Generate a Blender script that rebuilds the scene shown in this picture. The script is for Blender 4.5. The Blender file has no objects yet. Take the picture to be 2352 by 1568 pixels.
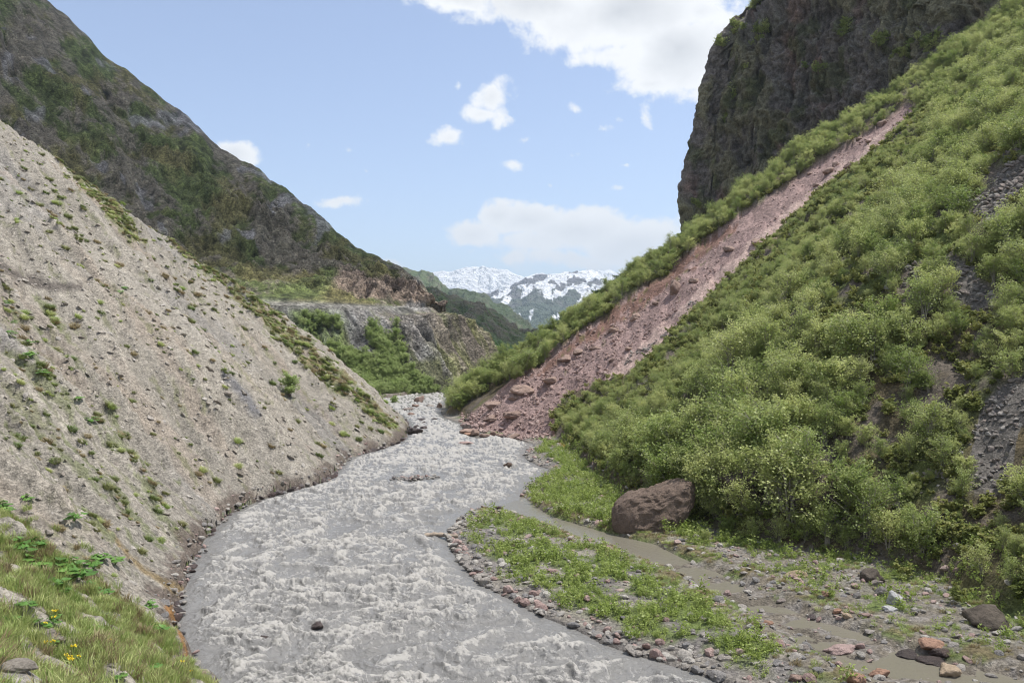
import bpy, math, random
import numpy as np
from mathutils import Vector
random.seed(7); RNG = np.random.default_rng(7)
S = bpy.context.scene
COL = S.collection

# ------------------------------------------------------------------ camera, sky, sun, exposure
CZ, F = 13.0, 1960.0            # eye height above the river, focal length for a 2352 px wide picture
cam = bpy.data.cameras.new("camera"); camo = bpy.data.objects.new("camera", cam); COL.objects.link(camo)
cam.sensor_width = 36; cam.lens = 36 * F / 2352; cam.clip_start = 0.1; cam.clip_end = 60000
camo.location = (0, 0, CZ); camo.rotation_euler = (math.radians(90), 0, 0)
S.camera = camo
S.view_settings.view_transform = 'Standard'; S.view_settings.look = 'None'
S.view_settings.exposure = 0.44; S.view_settings.gamma = 1
S.render.engine = 'CYCLES'; S.cycles.pixel_filter_type = 'BLACKMAN_HARRIS'; S.cycles.filter_width = 1.1
SUN = Vector((0.38, 0.11, 0.92)).normalized()
sl = bpy.data.lights.new("sun", 'SUN'); sl.energy = 3.95; sl.angle = math.radians(0.5); sl.color = (1, 0.965, 0.91)
so = bpy.data.objects.new("sun", sl); COL.objects.link(so); so.rotation_euler = SUN.to_track_quat('Z', 'Y').to_euler()

def D2uv(px, py): return (px - 1176) / F, (784 - py) / F

def build_world():
    w = bpy.data.worlds.new("World"); S.world = w; w.use_nodes = True
    nt = w.node_tree; N = nt.nodes; L = nt.links; N.clear()
    out = N.new('ShaderNodeOutputWorld'); bg = N.new('ShaderNodeBackground'); bg.inputs[1].default_value = 1
    L.new(bg.outputs[0], out.inputs[0])
    sky = N.new('ShaderNodeTexSky'); sky.sky_type = 'NISHITA'; sky.sun_disc = False
    sky.sun_elevation = math.asin(SUN.z); sky.sun_rotation = math.atan2(SUN.x, SUN.y)
    sky.altitude = 1500; sky.air_density = 1.0; sky.dust_density = 2.6; sky.ozone_density = 1.0
    tc = N.new('ShaderNodeTexCoord')
    sep = N.new('ShaderNodeSeparateXYZ'); L.new(tc.outputs['Generated'], sep.inputs[0])
    def math_(op, a, b=None, clamp=False):
        n = N.new('ShaderNodeMath'); n.operation = op; n.use_clamp = clamp
        for i, q in enumerate((a, b)):
            if q is None: continue
            if isinstance(q, (int, float)): n.inputs[i].default_value = q
            else: L.new(q, n.inputs[i])
        return n.outputs[0]
    yy = math_('MAXIMUM', sep.outputs[1], 0.05)
    u = math_('DIVIDE', sep.outputs[0], yy); v = math_('DIVIDE', sep.outputs[2], yy)
    cb = N.new('ShaderNodeCombineXYZ'); L.new(u, cb.inputs[0]); L.new(v, cb.inputs[1])
    # soft blobs of cloud on the directions where the clouds stand
    def noise(scale, detail, rough, off=0, dist=0):
        n = N.new('ShaderNodeTexNoise'); n.inputs['Scale'].default_value = scale; n.inputs['Detail'].default_value = detail
        n.inputs['Roughness'].default_value = rough; n.inputs['Distortion'].default_value = dist
        m = N.new('ShaderNodeVectorMath'); m.operation = 'ADD'; L.new(cb.outputs[0], m.inputs[0]); m.inputs[1].default_value = (off, off * .7, off * .3)
        L.new(m.outputs[0], n.inputs['Vector']); return n
    wn = noise(9, 5, .6, 3.1)
    wv = N.new('ShaderNodeVectorMath'); wv.operation = 'SUBTRACT'; L.new(wn.outputs['Color'], wv.inputs[0]); wv.inputs[1].default_value = (.5, .5, .5)
    ws = N.new('ShaderNodeVectorMath'); ws.operation = 'SCALE'; L.new(wv.outputs[0], ws.inputs[0]); ws.inputs['Scale'].default_value = 0.045
    wp = N.new('ShaderNodeVectorMath'); wp.operation = 'ADD'; L.new(cb.outputs[0], wp.inputs[0]); L.new(ws.outputs[0], wp.inputs[1])
    blobs = [(1420,30,300,105,1.5),(1250,10,230,62,1.3),(1060,-5,150,38,1.1),(1560,120,170,110,1.5),(1400,125,170,45,.95),(1310,135,50,26,.7),(1500,190,130,40,.9),(1650,110,90,100,1.2),(1600,30,110,60,1.1),
             (1135,215,52,46,.95),(1110,255,62,26,.8),(1150,262,34,44,.8),(1055,192,18,28,.7),(1036,312,46,26,.9),(1486,262,24,38,.85),(1190,381,36,17,.7),(1216,325,28,13,.55),(1316,252,32,20,.5),(1385,292,48,15,.5),(1425,275,18,22,.5),
             (850,396,24,16,.6),(806,348,32,12,.5),(708,336,14,9,.4),(786,470,70,20,.95),(545,370,60,38,1.2),(1432,386,22,8,.5),(1260,428,10,16,.45),(1292,438,12,14,.45),(1400,440,30,12,.45),(1400,465,30,10,.4),(1312,366,22,8,.4),
             (1150,488,50,38,1.6),(1215,505,90,46,1.7),(1325,530,150,54,1.8),(1085,535,70,36,1.4),(1455,560,170,54,1.6),(1260,560,150,45,1.1),(1310,600,220,34,1.0),(1180,605,60,22,.9),(1075,580,22,14,.5),(900,606,60,9,.6),(1600,540,90,50,1)]
    acc = None; base = None
    for i, (bx, by, rx, ry, st) in enumerate(blobs):
        cu, cv = D2uv(bx, by)
        s = N.new('ShaderNodeVectorMath'); s.operation = 'SUBTRACT'; L.new(wp.outputs[0], s.inputs[0]); s.inputs[1].default_value = (cu, cv, 0)
        d = N.new('ShaderNodeVectorMath'); d.operation = 'MULTIPLY'; L.new(s.outputs[0], d.inputs[0]); d.inputs[1].default_value = (F / (rx * 1.35), F / (ry * 1.35), 0)
        l = N.new('ShaderNodeVectorMath'); l.operation = 'LENGTH'; L.new(d.outputs[0], l.inputs[0])
        f = math_('MULTIPLY', math_('SUBTRACT', 1.0, l.outputs['Value'], True), st)
        acc = f if acc is None else math_('MAXIMUM', acc, f)
    nz = noise(15, 12, .66, 0, .35)
    nf = noise(38, 8, .6, 5)
    dn = math_('ADD', acc, math_('MULTIPLY', math_('SUBTRACT', nz.outputs['Fac'], .5), 1.7))
    dn = math_('ADD', dn, math_('MULTIPLY', math_('SUBTRACT', nf.outputs['Fac'], .5), .8))
    gate = math_('MULTIPLY', acc, 4.0, True)
    mr = N.new('ShaderNodeMapRange'); mr.interpolation_type = 'SMOOTHSTEP'; L.new(dn, mr.inputs[0])
    mr.inputs[1].default_value = .20; mr.inputs[2].default_value = .74
    front = math_('GREATER_THAN', sep.outputs[1], .06)
    mask = math_('MULTIPLY', math_('MULTIPLY', mr.outputs[0], gate), front)
    # thin overall veil
    vn = noise(3.5, 6, .6, 9)
    veil = math_('MULTIPLY', math_('SUBTRACT', vn.outputs['Fac'], .42, True), .5)
    mask = math_('MAXIMUM', mask, math_('MULTIPLY', veil, .6))
    mask = math_('MAXIMUM', mask, .10)
    # broken cumulus added over the unseen sky to whiten the ambient light
    gn = N.new('ShaderNodeTexNoise'); L.new(tc.outputs['Generated'], gn.inputs['Vector']); gn.inputs['Scale'].default_value = 3.2; gn.inputs['Detail'].default_value = 7; gn.inputs['Roughness'].default_value = .6
    g2 = N.new('ShaderNodeMapRange'); g2.interpolation_type = 'SMOOTHSTEP'; L.new(gn.outputs['Fac'], g2.inputs[0]); g2.inputs[1].default_value = .43; g2.inputs[2].default_value = .58
    g3 = N.new('ShaderNodeMapRange'); g3.interpolation_type = 'SMOOTHSTEP'; L.new(math_('MAXIMUM', v, math_('ABSOLUTE', u)), g3.inputs[0]); g3.inputs[1].default_value = .62; g3.inputs[2].default_value = .9
    mask = math_('MAXIMUM', mask, math_('MULTIPLY', math_('MULTIPLY', g2.outputs[0], .7), g3.outputs[0]))
    # cloud body: white, greyer in the thick core
    thick = N.new('ShaderNodeMapRange'); L.new(math_('ADD', acc, math_('MULTIPLY', math_('SUBTRACT', wn.outputs['Fac'], .5), 1.2)), thick.inputs[0])
    thick.inputs[1].default_value = .70; thick.inputs[2].default_value = 1.75
    cc = N.new('ShaderNodeMix'); cc.data_type = 'RGBA'; hi = N.new('ShaderNodeMapRange'); L.new(v, hi.inputs[0]); hi.inputs[1].default_value = .16; hi.inputs[2].default_value = .30; hi.inputs[3].default_value = .38
    L.new(math_('MULTIPLY', thick.outputs[0], hi.outputs[0]), cc.inputs[0])
    cc.inputs[6].default_value = (.80, .81, .82, 1); cc.inputs[7].default_value = (.47, .49, .52, 1)
    skyc = N.new('ShaderNodeVectorMath'); skyc.operation = 'MULTIPLY'; L.new(sky.outputs[0], skyc.inputs[0]); skyc.inputs[1].default_value = (SKY * 1.05, SKY * 1.0, SKY * 1.0)
    mx = N.new('ShaderNodeMix'); mx.data_type = 'RGBA'; L.new(mask, mx.inputs[0]); L.new(skyc.outputs[0], mx.inputs[6]); L.new(cc.outputs[2], mx.inputs[7])
    L.new(mx.outputs[2], bg.inputs[0])
SKY = 0.15
build_world()

# ------------------------------------------------------------------ noise and curve helpers
def _hash(ix, iy, seed):
    h = (ix.astype(np.int64) * 374761393 + iy.astype(np.int64) * 668265263 + seed * 1442695041) & 0xffffffff
    h = ((h ^ (h >> 13)) * 1274126177) & 0xffffffff
    return h ^ (h >> 16)
def n2(x, y, seed=0):
    x = np.asarray(x, float); y = np.asarray(y, float)
    ix = np.floor(x); iy = np.floor(y); fx = x - ix; fy = y - iy
    ux = fx * fx * fx * (fx * (fx * 6 - 15) + 10); uy = fy * fy * fy * (fy * (fy * 6 - 15) + 10)
    def g(dx, dy):
        a = (_hash(ix + dx, iy + dy, seed) & 1023) * (2 * np.pi / 1024)
        return np.cos(a) * (fx - dx) + np.sin(a) * (fy - dy)
    a, b, c, d = g(0, 0), g(1, 0), g(0, 1), g(1, 1)
    return ((a * (1 - ux) + b * ux) * (1 - uy) + (c * (1 - ux) + d * ux) * uy) * 1.5
def fbm(x, y, o=5, seed=0, g=.5, l=2.03):
    r = 0; a = 1; t = 0
    for i in range(o):
        r = r + a * n2(x, y, seed + i * 17); t += a; a *= g; x = x * l + 3.7; y = y * l + 1.3
    return r / t * 1.6
def ridged(x, y, o=5, seed=0, g=.5):
    r = 0; a = 1; t = 0
    for i in range(o):
        r = r + a * (1 - 2 * np.abs(n2(x, y, seed + i * 13))); t += a; a *= g; x = x * 2.03 + 5.1; y = y * 2.03 + 2.2
    return r / t
def ss(x, a, b):
    t = np.clip((x - a) / (b - a), 0, 1); return t * t * (3 - 2 * t)
def P(px, py, d): return ((px - 1176) / F * d, d, CZ + (784 - py) / F * d)
def G(px, py):
    d = CZ * F / (py - 784); return ((px - 1176) / F * d, d)
def Gs(l): return [G(*p) for p in l]
def proj(x, y, z):
    yy = np.maximum(y, .01); return 1176 + x / yy * F, 784 - (z - CZ) / yy * F
def inpoly(x, y, poly):
    r = np.zeros(np.shape(x), bool); n = len(poly)
    for i in range(n):
        x1, y1 = poly[i]; x2, y2 = poly[(i + 1) % n]
        if y1 == y2: continue
        c = ((y1 > y) != (y2 > y)) & (x < (x2 - x1) * (y - y1) / (y2 - y1) + x1)
        r ^= c
    return r
def dline(x, y, pts):
    best = np.full(np.shape(x), 1e9)
    for (x1, y1), (x2, y2) in zip(pts[:-1], pts[1:]):
        dx, dy = x2 - x1, y2 - y1; L2 = dx * dx + dy * dy
        if L2 == 0: continue
        t = np.clip(((x - x1) * dx + (y - y1) * dy) / L2, 0, 1)
        best = np.minimum(best, (x - x1 - t * dx) ** 2 + (y - y1 - t * dy) ** 2)
    return np.sqrt(best)
def catmull(pts, n):
    pts = np.asarray(pts, float); m = len(pts)
    t = np.linspace(0, m - 1, n); i = np.clip(t.astype(int), 0, m - 2); f = t - i
    sh = (n,) + (1,) * (pts.ndim - 1); f = f.reshape(sh)
    g = lambda k: pts[np.clip(i + k, 0, m - 1)]
    p0, p1, p2, p3 = g(-1), g(0), g(1), g(2)
    T = .35
    m1 = (p2 - p0) * T; m2 = (p3 - p1) * T
    return (2*f**3 - 3*f**2 + 1)*p1 + (f**3 - 2*f**2 + f)*m1 + (-2*f**3 + 3*f**2)*p2 + (f**3 - f**2)*m2
def smooth_line(pts, n=80): return [tuple(p) for p in catmull(pts, n)]
def mix(a, b, t): return a * (1 - t) + b * t

# ------------------------------------------------------------------ mesh helpers
def mesh_raw(name, V, Fc, k, mat=None, smooth=True, attrs=None):
    me = bpy.data.meshes.new(name); V = np.asarray(V, np.float32); Fc = np.asarray(Fc, np.int32)
    me.vertices.add(len(V)); me.vertices.foreach_set('co', V.ravel())
    nf = len(Fc); me.loops.add(nf * k); me.loops.foreach_set('vertex_index', Fc.ravel())
    me.polygons.add(nf); me.polygons.foreach_set('loop_start', np.arange(0, nf * k, k, dtype=np.int32))
    me.polygons.foreach_set('use_smooth', np.full(nf, smooth))
    for an, (ty, dat) in (attrs or {}).items():
        a = me.attributes.new(an, ty, 'POINT')
        a.data.foreach_set({'FLOAT_COLOR': 'color', 'FLOAT': 'value', 'FLOAT_VECTOR': 'vector', 'INT': 'value'}[ty], np.ascontiguousarray(dat).ravel())
    me.update(calc_edges=True)
    if mat: me.materials.append(mat)
    return me
def grid_faces(n, m, keep=None):
    i = np.arange(n - 1)[:, None] * m + np.arange(m - 1)[None, :]
    f = np.stack([i, i + 1, i + m + 1, i + m], -1)
    if keep is not None: return f[keep]
    return f.reshape(-1, 4)
def rgba(c):
    c = np.asarray(c, np.float32); return np.concatenate([c, np.ones(c.shape[:-1] + (1,), np.float32)], -1).reshape(-1, 4)
def link(name, me, parent=None, loc=None):
    o = bpy.data.objects.new(name, me); COL.objects.link(o)
    if parent: o.parent = parent
    if loc is not None: o.location = loc
    return o
def tag(o, label=None, cat=None, group=None, kind=None):
    if label: o['label'] = label
    if cat: o['category'] = cat
    if group: o['group'] = group
    if kind: o['kind'] = kind
    return o
def empty(name, loc, rz=0, sc=1):
    o = bpy.data.objects.new(name, None); COL.objects.link(o); o.location = loc; o.rotation_euler = (0, 0, rz); o.scale = (sc,) * 3
    o.empty_display_size = .2; return o

# ------------------------------------------------------------------ materials
def new_mat(name):
    m = bpy.data.materials.new(name); m.use_nodes = True; nt = m.node_tree; nt.nodes.clear()
    o = nt.nodes.new('ShaderNodeOutputMaterial'); return m, nt, nt.nodes, nt.links, o
def terrain_mat(name, s1, s2, bump, rough=.9, var=.45, spec=.25, flaky=0.0, stretch=(1, 1, 1)):
    """albedo comes from the land-cover attribute; grain and relief from two noises and pebbles"""
    m, nt, N, L, out = new_mat(name)
    b = N.new('ShaderNodeBsdfPrincipled'); L.new(b.outputs[0], out.inputs[0])
    b.inputs['Roughness'].default_value = rough; b.inputs['Specular IOR Level'].default_value = spec
    at = N.new('ShaderNodeAttribute'); at.attribute_name = 'col'
    geo = N.new('ShaderNodeNewGeometry')
    mp = N.new('ShaderNodeMapping'); L.new(geo.outputs['Position'], mp.inputs[0]); mp.inputs['Scale'].default_value = stretch
    def nz(s, d, r):
        n = N.new('ShaderNodeTexNoise'); L.new(mp.outputs[0], n.inputs['Vector'])
        n.inputs['Scale'].default_value = s; n.inputs['Detail'].default_value = d; n.inputs['Roughness'].default_value = r; return n
    a, c = nz(s1, 6, .65), nz(s2, 5, .7)
    vo = N.new('ShaderNodeTexVoronoi'); L.new(mp.outputs[0], vo.inputs['Vector']); vo.inputs['Scale'].default_value = s2 * 1.3
    vs = N.new('ShaderNodeSeparateColor'); L.new(vo.outputs['Color'], vs.inputs[0])
    def mul(x, y, op='MULTIPLY'):
        q = N.new('ShaderNodeMath'); q.operation = op
        for i, t in enumerate((x, y)):
            if isinstance(t, (int, float)): q.inputs[i].default_value = t
            else: L.new(t, q.inputs[i])
        return q.outputs[0]
    def rng(x, lo, hi):
        r = N.new('ShaderNodeMapRange'); L.new(x, r.inputs[0]); r.inputs[1].default_value = .25; r.inputs[2].default_value = .75
        r.inputs[3].default_value = lo; r.inputs[4].default_value = hi; return r.outputs[0]
    k = mul(rng(a.outputs['Fac'], 1 - var * .7, 1 + var * .7), rng(c.outputs['Fac'], 1 - var, 1 + var))
    r = N.new('ShaderNodeMapRange'); L.new(vs.outputs[0], r.inputs[0]); r.inputs[3].default_value = 1 - var * .6 ; r.inputs[4].default_value = 1 + var * .6
    k = mul(k, r.outputs[0])
    sc = N.new('ShaderNodeVectorMath'); sc.operation = 'SCALE'; L.new(at.outputs['Color'], sc.inputs[0]); L.new(k, sc.inputs['Scale'])
    L.new(sc.outputs[0], b.inputs['Base Color'])
    h = mul(mul(a.outputs['Fac'], 1.0 / s1 * 2), mul(mul(c.outputs['Fac'], 1.6 / s2), mul(vo.outputs['Distance'], -.5 / s2), 'ADD'), 'ADD')
    bp = N.new('ShaderNodeBump'); bp.inputs['Strength'].default_value = 1; bp.inputs['Distance'].default_value = bump
    L.new(h, bp.inputs['Height']); L.new(bp.outputs[0], b.inputs['Normal'])
    return m
def leaf_mat(name, c1, c2, trans=.45, noise_scale=1.2):
    m, nt, N, L, out = new_mat(name)
    oi = N.new('ShaderNodeObjectInfo'); geo = N.new('ShaderNodeNewGeometry')
    n = N.new('ShaderNodeTexNoise'); L.new(geo.outputs['Position'], n.inputs['Vector']); n.inputs['Scale'].default_value = noise_scale; n.inputs['Detail'].default_value = 3
    ad = N.new('ShaderNodeMath'); ad.operation = 'MULTIPLY_ADD'; L.new(oi.outputs['Random'], ad.inputs[0]); ad.inputs[1].default_value = .75
    sb = N.new('ShaderNodeMath'); sb.operation = 'MULTIPLY_ADD'; L.new(n.outputs['Fac'], sb.inputs[0]); sb.inputs[1].default_value = 1.3; sb.inputs[2].default_value = -.52
    L.new(sb.outputs[0], ad.inputs[2])
    mx = N.new('ShaderNodeMix'); mx.data_type = 'RGBA'; L.new(ad.outputs[0], mx.inputs[0]); mx.inputs[6].default_value = (*c1, 1); mx.inputs[7].default_value = (*c2, 1)
    r2 = N.new('ShaderNodeMapRange'); L.new(geo.outputs['Random Per Island'], r2.inputs[0]); r2.inputs[3].default_value = .72; r2.inputs[4].default_value = 1.30
    sc = N.new('ShaderNodeVectorMath'); sc.operation = 'SCALE'; L.new(mx.outputs[2], sc.inputs[0]); L.new(r2.outputs[0], sc.inputs['Scale'])
    d = N.new('ShaderNodeBsdfPrincipled'); L.new(sc.outputs[0], d.inputs['Base Color']); d.inputs['Roughness'].default_value = .5; d.inputs['Specular IOR Level'].default_value = .35
    t = N.new('ShaderNodeBsdfTranslucent'); L.new(sc.outputs[0], t.inputs[0])
    ms = N.new('ShaderNodeMixShader'); ms.inputs[0].default_value = trans; L.new(d.outputs[0], ms.inputs[1]); L.new(t.outputs[0], ms.inputs[2]); L.new(ms.outputs[0], out.inputs[0])
    return m
def rock_mat(name, c1, c2, c3=None, scale=1.5, rough=.85, bump=.25):
    m, nt, N, L, out = new_mat(name)
    b = N.new('ShaderNodeBsdfPrincipled'); L.new(b.outputs[0], out.inputs[0]); b.inputs['Roughness'].default_value = rough; b.inputs['Specular IOR Level'].default_value = .3
    oi = N.new('ShaderNodeObjectInfo'); tc = N.new('ShaderNodeNewGeometry')
    n = N.new('ShaderNodeTexNoise'); L.new(tc.outputs['Position'], n.inputs['Vector']); n.inputs['Scale'].default_value = scale; n.inputs['Detail'].default_value = 8; n.inputs['Roughness'].default_value = .7
    n2_ = N.new('ShaderNodeTexNoise'); L.new(tc.outputs['Position'], n2_.inputs['Vector']); n2_.inputs['Scale'].default_value = scale * 6; n2_.inputs['Detail'].default_value = 6; n2_.inputs['Roughness'].default_value = .7
    rp = N.new('ShaderNodeValToRGB'); L.new(oi.outputs['Random'], rp.inputs[0])
    rp.color_ramp.elements[0].color = (*c1, 1); rp.color_ramp.elements[1].color = (*c2, 1)
    if c3: e = rp.color_ramp.elements.new(.55); e.color = (*c3, 1)
    r = N.new('ShaderNodeMapRange'); L.new(n.outputs['Fac'], r.inputs[0]); r.inputs[1].default_value = .25; r.inputs[2].default_value = .75; r.inputs[3].default_value = .55; r.inputs[4].default_value = 1.4
    r3 = N.new('ShaderNodeMapRange'); L.new(n2_.outputs['Fac'], r3.inputs[0]); r3.inputs[1].default_value = .3; r3.inputs[2].default_value = .7; r3.inputs[3].default_value = .75; r3.inputs[4].default_value = 1.25
    mu = N.new('ShaderNodeMath'); mu.operation = 'MULTIPLY'; L.new(r.outputs[0], mu.inputs[0]); L.new(r3.outputs[0], mu.inputs[1])
    sc = N.new('ShaderNodeVectorMath'); sc.operation = 'SCALE'; L.new(rp.outputs[0], sc.inputs[0]); L.new(mu.outputs[0], sc.inputs['Scale'])
    L.new(sc.outputs[0], b.inputs['Base Color'])
    bp = N.new('ShaderNodeBump'); bp.inputs['Distance'].default_value = bump; bp.inputs['Strength'].default_value = .8; L.new(n.outputs['Fac'], bp.inputs['Height'])
    bp2 = N.new('ShaderNodeBump'); bp2.inputs['Distance'].default_value = bump * .3; L.new(n2_.outputs['Fac'], bp2.inputs['Height']); L.new(bp.outputs[0], bp2.inputs['Normal'])
    L.new(bp2.outputs[0], b.inputs['Normal'])
    return m
def plain_mat(name, c, rough=.8, scale=8, var=.3):
    m, nt, N, L, out = new_mat(name)
    b = N.new('ShaderNodeBsdfPrincipled'); L.new(b.outputs[0], out.inputs[0]); b.inputs['Roughness'].default_value = rough
    g = N.new('ShaderNodeNewGeometry'); n = N.new('ShaderNodeTexNoise'); L.new(g.outputs['Position'], n.inputs['Vector']); n.inputs['Scale'].default_value = scale; n.inputs['Detail'].default_value = 5
    r = N.new('ShaderNodeMapRange'); L.new(n.outputs['Fac'], r.inputs[0]); r.inputs[1].default_value = .3; r.inputs[2].default_value = .7; r.inputs[3].default_value = 1 - var; r.inputs[4].default_value = 1 + var
    sc = N.new('ShaderNodeVectorMath'); sc.operation = 'SCALE'; sc.inputs[0].default_value = c; L.new(r.outputs[0], sc.inputs['Scale']); L.new(sc.outputs[0], b.inputs['Base Color'])
    return m

# ------------------------------------------------------------------ plan of the valley (all in metres, river at z = 0)
LEFT_BANK = [(200,-30),(60,-2),(30,3),(15,9),(5,15),(-4,22.5)] + Gs([(470,1568),(412,1480),(402,1400),(430,1310),(470,1240),(520,1185),(600,1148),(680,1125),(745,1108),(770,1085),(800,1052),(860,1035),(912,1020),(930,1005),(940,985),(932,968),(905,952)]) + [(-27,172),(-30,190),(-24,215),(-14,240),(-7,275),(0,320),(40,450),(90,600),(150,900)]
RIGHT_EDGE = [(200,0)] + Gs([(1960,1650),(1800,1605),(1650,1566),(1560,1535),(1450,1503),(1380,1478),(1330,1450),(1240,1415),(1170,1376),(1100,1342),(1062,1300),(1035,1262),(1028,1235),(1045,1205),(1070,1180),(1105,1166),(1140,1163),(1190,1149),(1200,1132),(1215,1110),(1250,1092),(1262,1078),(1235,1070),(1205,1052),(1212,1032),(1228,1022),(1190,1010),(1140,1002),(1095,1006),(1080,998),(1064,975),(1020,960),(1012,948)]) + [(-14,172),(-14,190),(-9,225),(-2,260),(8,320),(50,450),(100,600),(165,900)]
RIVER = LEFT_BANK + RIGHT_EDGE[::-1]
LEFT_LAND = LEFT_BANK + [(-900,900),(-900,-60),(200,-60)]
FOOT = [(90,5),(45,14),(31,25)] + Gs([(2420,1468),(2290,1420),(2150,1345),(2000,1300),(1850,1275),(1700,1255),(1600,1215),(1500,1170),(1400,1128),(1330,1062),(1285,1015),(1240,998),(1180,990),(1090,985),(1066,962),(1020,953)]) + [(-12,170),(-11,190),(-5,225),(2,260),(12,320),(55,450),(105,600),(170,900)]
RIGHT_LAND = FOOT + [(900,900),(900,5)]
CHANNEL = Gs([(1150,1148),(1195,1142),(1255,1182),(1330,1207),(1410,1230),(1500,1250),(1560,1280),(1640,1312),(1700,1340),(1770,1375),(1850,1418),(1950,1448),(2040,1475),(2150,1512),(2290,1545),(2420,1580),(2500,1640),(2300,1680),(2060,1590),(1950,1545),(1850,1495),(1785,1455),(1720,1415),(1665,1382),(1610,1350),(1550,1318),(1480,1288),(1420,1264),(1330,1236),(1265,1210),(1185,1182),(1130,1168)])
POLY = dict(
 slide=[(1058,968),(1075,938),(1180,876),(1280,797),(1400,705),(1500,636),(1620,547),(1700,487),(1800,425),(1900,356),(2000,296),(2092,230),(2110,240),(2030,322),(1995,350),(1950,392),(1885,432),(1800,512),(1720,584),(1650,652),(1600,704),(1545,758),(1480,826),(1430,858),(1385,872),(1300,905),(1264,945),(1268,1000),(1210,1004),(1130,995)],
 pink=[(1370,872),(1480,770),(1600,660),(1700,568),(1800,480),(1900,398),(2000,318),(2040,280),(2060,262),(2030,322),(1995,350),(1950,392),(1885,432),(1800,512),(1720,584),(1650,652),(1600,704),(1545,758),(1480,826),(1430,858)],
 redsoil=[(1200,868),(1330,765),(1480,655),(1640,535),(1700,492),(1690,520),(1560,625),(1480,690),(1380,760),(1270,835)],
 scree1=[(2225,480),(2290,400),(2400,330),(2400,420),(2330,460),(2280,520)],
 scree2=[(2150,590),(2190,575),(2250,640),(2300,690),(2260,720),(2200,690)],
 scree3=[(2255,930),(2320,870),(2400,860),(2400,900),(2340,990),(2290,1135),(2225,1140),(2235,1010)],
 scree4=[(1780,690),(1830,668),(1820,690),(1790,705)],
 ga=[(20,240),(70,280),(150,340),(240,420),(345,575),(310,560),(230,480),(170,400),(100,335)],
 gb=[(340,500),(480,585),(620,700),(760,830),(870,935),(935,990),(915,1003),(850,955),(750,885),(640,775),(520,660),(430,590)],
 gc=[(0,1150),(120,1250),(230,1340),(330,1420),(430,1490),(490,1600),(0,1640),(-300,1640),(-300,1000)],
 gd=[(0,640),(120,700),(240,900),(330,1080),(440,1230),(380,1300),(220,1180),(0,1000)],
 tongue=[(1190,1150),(1215,1110),(1262,1080),(1330,1068),(1400,1110),(1440,1150),(1420,1230),(1330,1205)],
)
BED = [(1150,1148)]
def dist_fields(x, y):
    dl = dline(x, y, LEFT_BANK); dl = np.where(inpoly(x, y, LEFT_LAND), dl, -dl)
    dr = dline(x, y, FOOT); dr = np.where(inpoly(x, y, RIGHT_LAND), dr, -dr)
    riv = inpoly(x, y, RIVER); de = dline(x, y, RIGHT_EDGE); de = np.where(riv, -de, de)
    ch = dline(x, y, CHANNEL + CHANNEL[:1]); ch = np.where(inpoly(x, y, CHANNEL), -ch, ch)
    return dl, dr, de, ch, riv
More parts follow.
